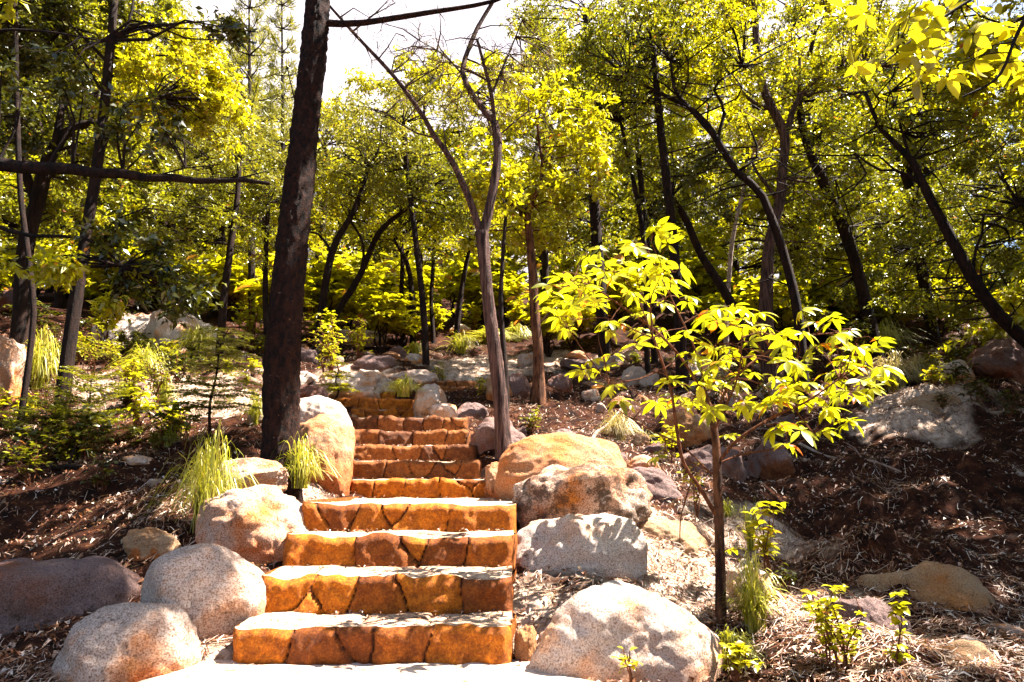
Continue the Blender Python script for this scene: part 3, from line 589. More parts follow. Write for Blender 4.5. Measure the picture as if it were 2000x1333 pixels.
def tree(name, label, base, trunk, trad, limbs=(), crowns=(), bark='bark_dark', leaf='leaf_mid', L=.11, W=.05, group=None, cat='tree', sides=12, nsp=16, nl=9, hang=.25, rough=.08, dens=1.0, twigs=True, flare=0.0, scale_leaf=.85, tangle=0):
    """trunk: world points, limbs: [(points, r0, r1)], crowns: [(centre, radii, n clumps, clump radius, leaf material)]"""
    L, W = L * scale_leaf, W * scale_leaf
    if scale_leaf < 1 and nl > 6: nl += 3
    base = np.asarray(base, float); root = empty(name, base, label, cat, group)
    B = Bag(); tr = np.asarray(trunk, float); rd = np.asarray(trad, float)
    if flare: tr = np.concatenate([tr[:1], tr[:1] * .88 + tr[1:2] * .12, tr[1:]]); rd = np.concatenate([[rd[0] * (1 + flare)], rd[:1], rd[1:]])
    C, r_ = tube(B, tr, rd, sides * (2 if sides > 14 else 1), rough, int(R.integers(99)), (.035 if sides > 20 else .05) if sides > 14 else .3, fine=(.016 if sides > 20 else .007) if sides > 14 else 0)
    B.build('trunk', M[bark], root, base)
    nodes = [C]
    for (pts, r0, r1) in limbs:
        B = Bag(); pts = np.asarray(pts, float); c2, _ = tube(B, pts, np.linspace(r0, r1, len(pts)), max(6, sides - 4), rough, int(R.integers(99)), .2)
        B.build('limb', M[bark], root, base); nodes.append(c2)
    nodes = np.concatenate([q[len(q) // 3:] for q in nodes])
    B = {}; TB = Bag(); nt_ = 0
    for cr in crowns:
        ctr, rr, nn, crad = cr[:4]; lf = cr[4] if len(cr) > 4 else leaf
        cc, c_r = ellipsoid_clumps(ctr, rr, nn, crad)
        V, Fq = sprays(cc, c_r, max(3, int(nsp * dens)), nl, L, W, hang)
        B.setdefault(lf, Bag()).add(V, Fq)
        if twigs:
            for c_ in cc:
                dd = np.linalg.norm(nodes - c_, axis=1) + np.maximum(nodes[:, 2] - c_[2], 0) * 1.5; q = nodes[np.argmin(dd)]
                ln = np.linalg.norm(c_ - q)
                if ln > .15: tube(TB, wig(q, c_, 4, .10), np.linspace(.006 + .010 * min(ln, 3), .004, 4), 5, .1, 1, .35, False); nt_ += 1
                for _ in range(2):
                    tube(TB, wig(c_, c_ + rdir(1)[0] * crad * .8, 3, .12), [.005, .004, .002], 4, .0, 1, .3, False)
    for _ in range(tangle):
        q = nodes[int(R.integers(len(nodes)))]; d_ = unit(R.normal(size=3) * [1, 1, .5] + [0, 0, .25]); tube(TB, wig(q, q + d_ * R.uniform(.8, 2.2), 6, .09), np.linspace(.016, .004, 6), 5, 0, 1, .3, False); nt_ += 1
    if nt_: TB.build('branches', M[bark], root, base)
    for lf, b2 in B.items(): b2.build('crown', M[lf], root, base, smooth=False)
    return root
def path(pl, Y, Y2=None):
    pl = list(pl); Ys = np.linspace(Y, Y if Y2 is None else Y2, len(pl)); return np.array([P(a, b_, q) for (a, b_), q in zip(pl, Ys)])
def prad(widths, pl, Y): return np.array([w_ / 2 * scale_at(p[1], Y) for w_, p in zip(widths, pl)])
def grounded(pl, Y):
    """prepend a root point so the trunk goes into the soil"""
    p = path(pl, Y); b_ = p[0].copy(); b_[2] = gz(b_[0], b_[1]) - .15
    if b_[2] > p[0][2] - .05: p[0][2] = b_[2]; return p
    return np.concatenate([[b_], p])
def tr2(name, label, pl, wd, Y, **kw):
    p = grounded(pl, Y); rd = prad(wd, pl, Y)
    if len(p) > len(rd): rd = np.concatenate([[rd[0] * 1.1], rd])
    return tree(name, label, p[0] + [0, 0, .15], p, rd, **kw)
def cw(px, py, Y, rx, ry, rz, nn, cr, *mt): return (P(px, py, Y), np.array([rx, ry, rz]), nn, cr, *mt)
def limb(pl, Y, w0, w1, Y2=None):
    k = scale_at(pl[0][1], Y) / 2; return (path(pl, Y, Y2), w0 * k, w1 * k)

# the big pine-like trunk at the left of the steps
pl = [(546,940),(549,850),(552,700),(568,500),(590,300),(612,100),(620,0),(630,-150)]
p = path(pl, 6.3); rd = prad([80,68,65,58,52,46,44,40], pl, 6.3); b0 = p[0].copy(); b0[2] = gz(b0[0], b0[1]) - .2
top = p[-1]; p = np.concatenate([p[:1] * [1, 1, 0] + [0, 0, b0[2]], p, [top + [.2, .2, 3.0], top + [.3, .1, 6.5]]]); rd = np.concatenate([[rd[0] * 1.25], rd, [.09, .03]])
lb = [limb([(630,45),(700,46),(830,26),(960,4),(1040,-30)], 6.3, 15, 5), limb([(598,320),(590,260),(560,130)], 6.2, 5, 2), limb([(612,205),(600,180),(585,160)], 6.2, 6, 3)]
hi = top + [.2, .1, 1.6]
for dx, dy, dz_ in ((3.2, -.8, .9), (1.9, -1.2, 1.2), (1.3, -2.6, 1.6), (-1.6, -.6, 1.2), (-1.9, 1.2, .8), (1.2, 1.8, 1.6), (2.6, -2.2, 2.0)):
    lb.append((wig(hi + [0, 0, R.uniform(-.5, 1.5)], hi + [dx, dy, dz_], 4, .05), .05, .015))
tree('pine_tree', 'thick dark reddish trunk of the tall tree standing left of the landing', b0 + [0, 0, .2], p, rd, lb,
     [(hi + [0.6, -.9, 1.7], np.array([2.1, 2.4, 1.0]), 42, .5), (hi + [-.3, .3, 3.6], np.array([1.4, 1.4, 1.4]), 26, .5), (np.array([1.5, 4.3, 8.3]), np.array([1.7, 1.7, .6]), 85, .5, 'leaf_mid'), (np.array([.6, 7.0, 8.9]), np.array([1.7, 1.2, .6]), 30, .5, 'leaf_mid')],  # last two crowns added above the view to shade the lower left
     'bark_pine', 'leaf_olive', .16, .05, sides=32, rough=.05, nsp=20)
# forked centre tree
pl = [(984,893),(979,800),(968,700),(955,600),(947,520),(941,455)]
tr2('forked_tree', 'slender purple brown tree forking in two, right of the upper steps', pl, [36,28,26,24,22,26], 7.5,
    limbs=[limb([(941,462),(915,385),(880,310),(850,270),(825,225),(770,150),(700,75),(640,8)], 7.5, 15, 5, 7.0),
           limb([(943,462),(957,400),(971,320),(972,262),(966,238)], 7.5, 20, 15),
           limb([(966,240),(925,190),(905,150),(906,122),(930,60),(960,8),(985,-40)], 7.5, 13, 7, 7.8),
           limb([(966,240),(960,185),(946,130),(932,78)], 7.5, 9, 5, 7.2),
           limb([(850,270),(800,255),(760,225),(720,210)], 7.4, 4, 2), limb([(906,150),(870,110),(820,80)], 7.6, 4, 2),
           limb([(872,300),(868,262),(866,250)], 7.5, 4, 2), limb([(962,180),(1000,90),(1020,40)], 7.4, 5, 2), limb([(975,300),(930,180),(900,190)], 7.6, 4, 2),
           limb([(975,265),(1040,215),(1080,260)], 7.6, 4, 2)],
    crowns=[cw(900,150,7.6,.8,.6,.5,34,.2), cw(1010,110,7.7,.45,.5,.5,20,.2), cw(770,60,7.2,.6,.5,.35,18,.2), cw(960,200,7.6,.4,.4,.4,12,.2)], bark='bark_grey', leaf='twigleaf', L=.10, W=.006, sides=16, nsp=9, nl=5)
tr2('slender_tree', 'thin dark stem standing close behind the forked tree trunk', [(988,775),(984,690),(978,600),(982,500),(990,400)], [13,12,10,8,6], 9.0,
    limbs=[], crowns=[cw(1000,380,9.2,.6,.6,.5,9,.3)], leaf='leaf_bright')
tr2('crooked_tree', 'crooked orange brown trunk between the forked tree and the sapling', [(1052,785),(1052,700),(1045,620),(1040,530),(1032,440),(1028,410)], [30,20,19,18,15,13], 9.6,
    limbs=[limb([(1030,430),(1005,405),(975,370),(960,330)], 9.6, 11, 5), limb([(1030,425),(1045,385),(1060,330),(1050,250),(1060,180)], 9.6, 10, 4), limb([(1046,640),(1085,600),(1095,590)], 9.6, 4, 2)],
    crowns=[cw(1060,280,9.9,1.1,.8,.9,22,.38), cw(1000,420,10.2,1.0,.7,.6,14,.35)], bark='bark_orange', leaf='leaf_bright', L=.12, W=.05, sides=14)
# middle distance, behind the steps
tr2('dark_tree', 'straight dark trunk standing right above the topmost step', [(832,716),(828,620),(818,520),(806,420),(795,330),(788,240)], [14,13,12,11,9,7], 12.8,
    crowns=[cw(790,280,13,1.5,1.2,1.1,34,.45,'leaf_olive'), cw(850,380,13.5,1.1,1,.8,16,.42)], leaf='leaf_mid', L=.10, W=.035)
tr2('dark_tree', 'dark leaning trunk with a left side branch just right of the big trunk', [(612,730),(624,640),(638,540),(655,475),(690,415),(720,330)], [16,15,15,14,11,7], 13.2,
    limbs=[limb([(646,490),(625,460),(600,452)], 13.2, 6, 4)],
    crowns=[cw(700,300,13.4,1.4,1.2,1.1,34,.45,'leaf_olive'), cw(640,390,13.8,.9,1,.8,16,.42,'leaf_bright')], L=.10, W=.035)
tr2('dark_tree', 'bow shaped dark trunk curving right, second right of the big trunk', [(650,700),(655,620),(700,545),(740,455),(785,415),(830,380)], [14,13,13,11,8,5], 13.8,
    limbs=[limb([(705,540),(710,480),(690,440),(680,425)], 13.8, 6, 4)],
    crowns=[cw(830,330,14,1.5,1.2,1,26,.45), cw(730,380,14.4,1.2,1,1,20,.42,'leaf_bright')], L=.10, W=.04)
for i, (pl, wd, Y, lbl) in enumerate([
    ([(788,662),(784,580),(786,500),(780,420)], [10,9,8,6], 16.5, 'thin dark trunk at the left of the shaded trunk group above the steps'),
    ([(806,664),(806,600),(797,520),(770,470)], [12,11,9,6], 16, 'thick stooping dark trunk in the middle of the shaded group above the steps'),
    ([(846,655),(842,590),(846,520),(850,450)], [9,8,8,6], 17.5, 'dark trunk just right of the straight trunk above the topmost step'),
    ([(892,648),(898,590),(908,530),(920,470)], [12,11,9,7], 16.5, 'dark trunk leaning right beside the yellow grass patch upslope')]):
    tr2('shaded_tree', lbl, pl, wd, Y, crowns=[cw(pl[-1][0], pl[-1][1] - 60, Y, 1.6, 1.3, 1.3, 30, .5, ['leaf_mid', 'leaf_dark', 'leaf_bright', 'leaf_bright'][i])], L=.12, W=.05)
# right side
tr2('slim_tree', 'slim dark trunk rising left of the sapling crown, left one of the close pair', [(1262,640),(1262,520),(1252,430),(1232,330),(1212,240)], [11,11,10,9,6], 12.5,
    crowns=[cw(1200,170,12.8,1.3,1.1,1.1,28,.42)], L=.10, W=.04)
tr2('slim_tree', 'slim dark trunk rising left of the sapling crown, right one of the close pair', [(1276,640),(1266,500),(1256,400),(1245,280),(1236,150)], [13,13,12,10,7], 13,
    crowns=[cw(1250,60,13.2,1.5,1.2,1.2,34,.42,'leaf_bright')], L=.10, W=.04)
tr2('tall_tree', 'brown trunk standing behind the left half of the sapling crown', [(1330,680),(1322,560),(1312,440),(1298,320),(1285,200),(1275,80)], [24,22,19,17,14,10], 11.5,
    limbs=[limb([(1302,345),(1370,340),(1400,315)], 11.5, 4, 2), limb([(1300,300),(1340,290),(1400,275)], 11.5, 4, 2)],
    crowns=[cw(1290,60,11.8,1.5,1.2,1.2,36,.4), cw(1200,220,12,.9,.9,.9,14,.36,'leaf_mid')], L=.09, W=.04)
tr2('leaning_tree', 'black leaning trunk crossing behind the top of the sapling crown', [(1450,650),(1415,570),(1370,500),(1340,430),(1312,385)], [20,18,16,13,9], 12.2,
    crowns=[cw(1290,340,12.6,.9,.9,.8,14,.38)], L=.10, W=.045)
tr2('leaning_tree', 'long dark trunk bending far left over the sapling, right of its top', [(1562,650),(1552,580),(1532,500),(1508,430),(1482,372),(1440,338),(1402,275),(1362,222),(1300,188),(1228,152)], [20,19,17,16,15,14,13,10,8,5], 10.8,
    limbs=[limb([(1396,268),(1350,215),(1318,175),(1310,120)], 10.8, 11, 5), limb([(1400,272),(1415,215),(1395,170),(1450,130)], 10.8, 8, 4), limb([(1440,338),(1480,300),(1460,240)], 10.8, 6, 3)],
    crowns=[cw(1260,110,11,1.4,1,.9,34,.35), cw(1430,90,11.2,1.3,1,.9,30,.35,'leaf_bright'), cw(1380,380,11.8,.9,.8,.7,14,.35,'leaf_dark')], bark='bark_dark', L=.085, W=.04, tangle=16)
tr2('gnarled_tree', 'gnarled thick dark trunk with twisted pale upper bark, right of the centre', [(1496,640),(1498,560),(1502,480),(1522,400),(1530,320),(1532,262),(1505,205),(1484,150),(1476,60),(1470,-40)], [28,26,23,21,19,19,18,16,14,10], 12.5,
    limbs=[limb([(1534,262),(1562,190),(1620,138),(1690,128)], 12.5, 13, 5), limb([(1560,200),(1562,120),(1548,60)], 12.5, 8, 4), limb([(1512,215),(1470,200),(1425,150)], 12.5, 9, 4), limb([(1520,390),(1480,340),(1470,320)], 12.5, 8, 5)],
    crowns=[cw(1560,60,12.8,1.9,1.3,1.2,50,.38), cw(1680,140,12.8,1.2,1.1,.9,24,.36,'leaf_bright'), cw(1400,50,13,1.3,1.1,1.0,26,.38,'leaf_bright'), cw(1560,420,13.4,1.2,1,1,18,.36,'leaf_mid')], bark='bark_grey', L=.085, W=.038, rough=.14, tangle=16)
tr2('leaning_tree', 'straight leaning trunk behind the right half of the sapling crown', [(1712,700),(1692,600),(1660,480),(1620,380),(1575,280),(1560,200)], [26,24,22,20,16,12], 13,
    crowns=[cw(1600,240,13.2,1.6,1.3,1.2,36,.4,'leaf_mid'), cw(1700,400,13.4,1.5,1.2,1.1,34,.4), cw(1640,540,13.8,1.2,1,.8,20,.36)], bark='bark_dark', L=.085, W=.04)
tr2('leaning_tree', 'black trunk leaning left out of the right edge of the picture', [(2030,700),(1960,628),(1900,545),(1852,455),(1812,380),(1778,310),(1722,255),(1690,180)], [26,25,23,20,17,13,9,6], 9.4,
    limbs=[limb([(1800,362),(1760,335),(1716,332),(1670,300)], 9.4, 8, 3), limb([(1900,545),(1905,490),(1925,450),(1990,400)], 9.4, 7, 3), limb([(1778,312),(1760,250),(1740,180)], 9.4, 7, 3)],
    crowns=[cw(1740,220,9.8,1.1,.9,.9,30,.3), cw(1930,350,10,1.1,.9,.9,30,.3), cw(1850,560,10.4,.9,.8,.6,18,.28,'leaf_mid'), cw(1960,480,10.2,.7,.7,.6,14,.28,'leaf_mid')], leaf='leaf_mid', L=.07, W=.032, tangle=16)
tr2('dark_tree', 'dark straight trunk between the crooked orange trunk and the slim pair', [(1180,690),(1172,560),(1162,420),(1156,280),(1150,150),(1146,20)], [24,23,21,20,17,12], 13.8,
    crowns=[cw(1150,60,14,1.7,1.3,1.3,44,.42,'leaf_mid'), cw(1130,200,14,1.2,1.1,1.2,26,.42,'leaf_bright'), cw(1130,420,14.4,1.2,1,1,20,.4,'leaf_mid')], L=.10, W=.045)
tr2('pale_tree', 'thin pale crooked stem behind the black leaning trunk', [(1418,640),(1424,540),(1432,460),(1450,380),(1470,300)], [10,9,9,8,5], 14,
    crowns=[cw(1470,250,14.2,1.0,1,.9,18,.4)], bark='bark_pale', leaf='leaf_bright')
# left side
tr2('dark_tree', 'tall mottled trunk on the left crossing behind the dead horizontal branch', [(132,700),(146,600),(165,480),(186,350),(205,200),(214,100),(226,-20)], [25,24,22,20,18,16,13], 8.2,
    limbs=[limb([(188,340),(235,215),(300,190)], 8.2, 6, 3), limb([(212,125),(150,60),(95,20)], 8.2, 7, 3), limb([(214,100),(250,50),(262,-10)], 8.2, 8, 4), limb([(206,190),(150,100),(100,40)], 8.2, 5, 3)],
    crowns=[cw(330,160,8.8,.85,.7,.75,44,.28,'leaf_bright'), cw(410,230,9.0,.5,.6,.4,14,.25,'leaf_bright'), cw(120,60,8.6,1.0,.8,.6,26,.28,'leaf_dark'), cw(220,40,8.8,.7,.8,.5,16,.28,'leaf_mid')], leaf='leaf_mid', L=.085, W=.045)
tr2('crooked_tree', 'thick crooked trunk bending right at the left edge, with a pale elbow', [(40,640),(48,500),(72,400),(92,320),(118,268),(160,245),(205,238)], [32,29,27,26,24,17,10], 9.2,
    limbs=[limb([(110,280),(118,230),(122,200)], 9.2, 18, 9), limb([(72,400),(40,300),(30,180),(40,60)], 9.2, 20, 12)],
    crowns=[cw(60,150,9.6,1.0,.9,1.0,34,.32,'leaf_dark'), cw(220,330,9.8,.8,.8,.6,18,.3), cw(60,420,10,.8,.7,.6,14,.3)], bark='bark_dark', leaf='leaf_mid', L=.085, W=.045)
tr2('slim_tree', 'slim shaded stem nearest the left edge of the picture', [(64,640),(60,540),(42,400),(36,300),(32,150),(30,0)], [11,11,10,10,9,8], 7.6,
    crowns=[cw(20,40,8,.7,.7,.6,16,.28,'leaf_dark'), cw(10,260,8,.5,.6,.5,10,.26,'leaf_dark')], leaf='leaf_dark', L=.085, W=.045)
tr2('slim_tree', 'slim dark trunk just left of the big trunk behind the young conifer', [(432,650),(440,560),(452,470),(462,400),(468,320),(474,250)], [15,14,13,11,9,6], 11.8,
    crowns=[cw(430,420,12.2,1.1,.9,.9,24,.36,'leaf_mid'), cw(460,300,12,.9,.9,.7,16,.34,'leaf_olive')], L=.09, W=.03)
tr2('slim_tree', 'thin dark trunk half hidden by the left side of the big trunk', [(522,680),(518,580),(520,480),(524,400)], [12,11,10,8], 12.8,
    crowns=[cw(520,350,13,.9,.9,.8,18,.38)], L=.10, W=.035)
# dead branch reaching in from the left: belongs to a tree outside the frame
p = np.array([P(-330, 1000, 5.6), P(-330, 800, 5.6), P(-310, 500, 5.6), P(-300, 300, 5.6), P(-290, 0, 5.6), P(-280, -300, 5.6)]); p[0][2] = gz(p[0][0], p[0][1]) - .1
tree('overhanging_tree', 'dead looking horizontal branch reaching in from the left edge', p[0], p, [.13, .12, .10, .09, .08, .05],
     [limb([(-300,300),(-100,318),(0,320),(60,330),(120,328),(180,338),(250,340),(300,350),(350,347),(400,356),(460,351),(525,359)], 5.6, 34, 8, 5.9), limb([(300,345),(350,330),(430,322)], 5.8, 4, 2),
      limb([(455,352),(500,340),(520,335)], 5.9, 4, 2), limb([(-300,330),(-60,420),(40,458),(120,462),(180,470),(240,520)], 5.6, 11, 4),
      limb([(180,470),(260,410),(345,415)], 5.7, 5, 2), limb([(-300,250),(-60,80),(60,60),(200,80)], 5.6, 9, 3)],
     [(P(-250, -150, 5.6), np.array([1.0, 1.2, .6]), 18, .3), cw(90,520,5.4,.32,.2,.07,8,.13,'leaf_bright'), cw(240,480,5.7,.35,.3,.14,12,.15,'leaf_dark'), cw(330,560,5.7,.36,.3,.22,14,.15,'leaf_dark'),
      cw(270,250,5.7,.35,.3,.2,10,.14,'leaf_dark'), cw(100,150,5.6,.4,.3,.25,9,.15,'leaf_dark'), cw(440,70,5.8,.22,.2,.15,5,.12,'leaf_dark'), cw(235,600,5.6,.16,.2,.1,4,.11,'leaf_bright')],
     'bark_dark', 'leaf_dark', .10, .042, sides=12, nsp=9, nl=6)
# hoop pines against the sky
def pine(label, px, Yv, rows, wpx, seed):
    r = np.random.default_rng(seed); Y = Yv; pl = [(px + 4, 640), (px + 2, 400), (px, 200), (px - 2, rows[0])]
    p = grounded(pl, Y); k = scale_at(300, Y); rd = np.array([.09, .085, .07, .045, .012])[:len(p)] if len(p) == 5 else np.array([.09, .07, .045, .012])
    root = empty('hoop_pine', p[0] + [0, 0, .15], label, 'pine tree'); B = Bag(); tube(B, p, rd, 8, .05, 1, .5); B.build('trunk', M['bark_dark'], root, root.location)
    Bb, Bl = Bag(), Bag()
    for row in np.arange(rows[0], rows[1], 46):
        t_ = (row - rows[0]) / (rows[1] - rows[0]); rr = wpx * k * (.35 + .65 * t_)
        c0 = P(px, row + 30, Y)
        for a in np.arange(5) / 5 * 2 * math.pi + r.uniform(0, 6):
            d = np.array([math.cos(a), math.sin(a), .55]); e = c0 + d * rr * r.uniform(.7, 1.1); pt = np.array([c0, c0 * .5 + e * .5 - [0, 0, .06], e])
            tube(Bb, pt, [.022, .015, .008], 5, 0, 1, .3, False)
            q = 70; u = r.uniform(.45, 1.0, q)[:, None]; pos = c0 * (1 - u) + e * u + r.normal(0, .05, (q, 3))
            Ax = unit(d * .7 + r.normal(0, .6, (q, 3)) + [0, 0, .35]); V, Fq = leaves(pos, Ax, unit(r.normal(size=(q, 3))), r.uniform(.12, .3, q), np.full(q, .022), .1, -.15); Bl.add(V, Fq)
    Bb.build('branches', M['bark_dark'], root, root.location); Bl.build('crown', M['leaf_olive'], root, root.location, smooth=False)
pine('open crowned pine with spiky tufts against the sky, left of the big trunk', 488, 15, (-60, 420), 95, 5)
pine('smaller spiky pine close against the left side of the big trunk', 552, 17, (-20, 420), 60, 6)
pine('spiky dark pine against the sky, right of the forked tree top', 1062, 16, (20, 460), 80, 7)
# overhanging bright leaves at the top right: tree outside the frame
def close_leaves(B, pos, Ax, Nn, L, W, droop=.35, fold=.12, seg=6):
    nn = len(pos); S = unit(np.cross(Ax, Nn)); N2 = np.cross(S, Ax); ts = np.linspace(0, 1, seg); prof = np.sin(np.pi * np.clip(ts, 0, 1) ** .85) ** .8 * .5; prof[0] = .03; prof[-1] = .01
    L = L[:, None]; W = W[:, None]; V = np.zeros((nn, seg, 3, 3))
    for k, t_ in enumerate(ts):
        c_ = pos + Ax * L * (t_ - .12 * t_ * t_) - N2 * L * droop * t_ ** 2
        for j, s_ in enumerate((-1, 0, 1)): V[:, k, j] = c_ + S * W * prof[k] * s_ + N2 * W * fold * abs(s_) * (prof[k] * 2)
    g_ = grid_faces(3, seg); i = np.arange(nn)[:, None, None] * seg * 3
    B.add(V.reshape(-1, 3), (g_[None] + i).reshape(-1, 4))
def palmate(B, T, c_, out, nlf, L, W, r, origin=None, tilt=.35):
    """a hand of leaflets on a stalk end; out: stalk direction"""
    up = unit(np.array([0, 0, 1.]) + r.normal(0, tilt, 3)); o_ = unit(out - up * (out @ up)); s_ = np.cross(up, o_)
    a = np.linspace(-2.0, 2.0, nlf) + r.normal(0, .12, nlf); Ax = unit(np.cos(a)[:, None] * o_ + np.sin(a)[:, None] * s_ - up * .14 + r.normal(0, .12, (nlf, 3)))
    ln = L * (1 - .25 * np.abs(a) / 2) * r.uniform(.85, 1.15, nlf)
    close_leaves(B, np.repeat([c_], nlf, 0) + Ax * .01, Ax, unit(up + r.normal(0, .2, (nlf, 3))), ln, ln * W * r.uniform(.9, 1.1, nlf), droop=r.uniform(.08, .42))
def leafy_tree(name, label, base, trunk, trad, limbs, tips, bark, leaf, L, W, nlf, seed, trname='trunk', stalk=.10, tilt=.35, group=None, cat='tree', part='crown'):
    r = np.random.default_rng(seed); root = empty(name, base, label, cat, group); base = np.asarray(base, float)
    B = Bag(); C, _ = tube(B, trunk, trad, 12, .06, 2, .06); B.build(trname, M[bark if bark != 'twig_red' else 'bark_orange'], root, base); nodes = [C]
    for q in limbs:
        B = Bag(); c2, _ = tube(B, q[0], np.linspace(q[1], q[2], len(q[0])), 8, .06, 3, .06); B.build('limb', M[bark], root, base); nodes.append(c2)
    nodes = np.concatenate([q[len(q) // 4:] for q in nodes]); T = Bag(); Lb = Bag()
    for c_ in tips:
        c_ = np.asarray(c_); dd = np.linalg.norm(nodes - c_, axis=1); q = nodes[np.argmin(dd)]; out = c_ - q; ln = np.linalg.norm(out) + 1e-6
        if ln > .04: tube(T, wig(q, c_, 4, .05), [.0045, .0035, .0025, .002], 5, 0, 1, .06, False)
        out = unit(out * [1, 1, .3] + r.normal(0, .3, 3) * ln)
        for h in range(r.integers(1, 3)):
            e = c_ + unit(r.normal(0, 1, 3) * [1, 1, .5] + out) * stalk * r.uniform(.4, 1.1)
            tube(T, np.array([c_, (c_ + e) / 2 + [0, 0, .015], e]), [.002, .0018, .0015], 4, 0, 1, .06, False)
            palmate(Lb, T, e, unit(e - c_), nlf, L * r.uniform(.75, 1.15), W, r, tilt=tilt)
    if T.n: T.build('twigs', M[bark], root, base)
    Lb.build(part, M[leaf], root, base)
    return root
# ------------------------------------------------------------------ the bright sapling
Ys = 4.25
base = hit(1408, 1216); Ys = float(base[1]); pl = [(1408,1225),(1407,1120),(1404,1010),(1400,900),(1396,845),(1380,770)]
tr = path(pl, Ys); lm = lambda l, a, b_, y2=None: limb(l, Ys, a, b_, y2)
limbs = [lm([(1402,1012),(1365,950),(1335,905),(1322,840),(1312,770),(1296,715),(1275,660)],9,4,Ys-.25), lm([(1385,800),(1345,720),(1290,655),(1230,610),(1165,565),(1120,545)],7,3,Ys+.2),
         lm([(1402,905),(1440,860),(1510,815),(1575,785),(1640,740)],8,3,Ys-.2), lm([(1404,905),(1450,888),(1540,872),(1590,850)],4,2,Ys+.1), lm([(1388,925),(1330,870),(1270,840),(1205,800),(1180,780)],4,2,Ys+.3),
         lm([(1390,840),(1420,760),(1480,700),(1560,660),(1640,650)],6,3,Ys+.35), lm([(1400,930),(1345,900),(1310,890)],3,2,Ys), lm([(1350,940),(1330,1010),(1328,1060)],3,2,Ys-.1), lm([(1380,780),(1360,690),(1300,560),(1270,500)],5,2,Ys+.1),
         lm([(1296,720),(1250,740),(1190,750)],3,2,Ys-.1), lm([(1390,850),(1440,740),(1450,640)],5,2,Ys-.3), lm([(1405,1100),(1395,1085),(1390,1080)],3,2,Ys-.05)]
T_ = [(1100,545),(1085,585),(1150,500),(1190,515),(1215,545),(1130,600),(1265,490),(1290,520),(1300,555),(1245,560),(1160,610),(1190,640),(1235,625),(1285,600),(1330,595),(1370,625),(1330,650),(1425,605),(1470,615),
      (1400,640),(1240,690),(1290,670),(1340,700),(1400,680),(1450,690),(1210,690),(1165,735),(1180,765),(1230,755),(1190,795),(1300,740),(1350,760),(1420,745),(1470,730),(1500,770),(1440,800),(1390,800),(1330,800),(1295,790),
      (1545,665),(1590,645),(1640,640),(1690,650),(1660,680),(1610,690),(1560,710),(1700,700),(1725,725),(1660,735),(1610,750),(1560,760),(1520,720),(1640,790),(1600,810),(1560,830),(1600,850),(1660,830),(1520,800),(1400,860),
      (1450,650),(1500,660),(1310,905),(1300,880),(1410,1085),(1480,640),(1510,840),(1375,720),(1430,710),(1265,640),(1110,640),(1215,590),(1680,770),(1720,760)]
r_ = np.random.default_rng(3)
T_ += [(1140,560),(1090,620),(1175,545),(1320,480+60)]
T_ = [(a if a < 1500 else 1500 + (a - 1500) * .86, b_ - 8) for a, b_ in T_]
tips = [P(a, b_, Ys + r_.uniform(-.4, .45)) for a, b_ in T_] + [P(a + r_.normal(0, 18), b_ + r_.normal(0, 14), Ys + r_.uniform(-.5, .5)) for q_ in (0, 1) for a, b_ in T_ if b_ < 860 and r_.random() < .28]
leafy_tree('sapling', 'young sapling with bright hand shaped leaves on a thin stem, right of the steps', base, tr, prad([24,20,19,17,15,8], pl, Ys), limbs, tips, 'twig_red', 'leaf_sapling', .135, .31, 6, 21, 'stem', cat='sapling')
# overhanging branch, top right
Yo = 3.1; p = np.array([[3.6, 3.2, 0.], [3.62, 3.2, 1.5], [3.5, 3.2, 3.2], [3.2, 3.2, 4.4], [3.0, 3.1, 5.5]]); p[0][2] = gz(3.6, 3.2) - .1
tips = [P(a + 12 * r_.normal(), b_ + 10 * r_.normal(), Yo + r_.uniform(-.25, .35)) for rep in (0, 1) for a, b_ in [(1600,10),(1730,40),(1770,60),(1790,20),(1840,30),(1880,60),(1930,30),(1970,60),(1800,100),(1750,110),(1730,145),(1790,150),(1850,130),(1900,110),(1950,130),(1990,110),(1990,30),(1830,0),(1900,0),(1700,110),(1760,30),(1820,60)] if rep == 0 or r_.random() < .3]
leafy_tree('overhanging_tree', 'large yellow leaves hanging in from the top right corner', p[0], p, [.10, .09, .08, .06, .03],
    [(path([(2600,-300),(2200,-120),(2050,-30),(1990,60),(1950,150),(1880,190)], Yo), .018, .004), (path([(2200,-120),(1990,-50),(1880,10),(1780,80),(1720,130)], Yo), .012, .003), (path([(1990,-50),(1800,-30),(1620,-10)], Yo), .008, .003)],
    tips, 'bark_dark', 'leaf_amber', .125, .46, 5, 31, stalk=.09, tilt=.6)

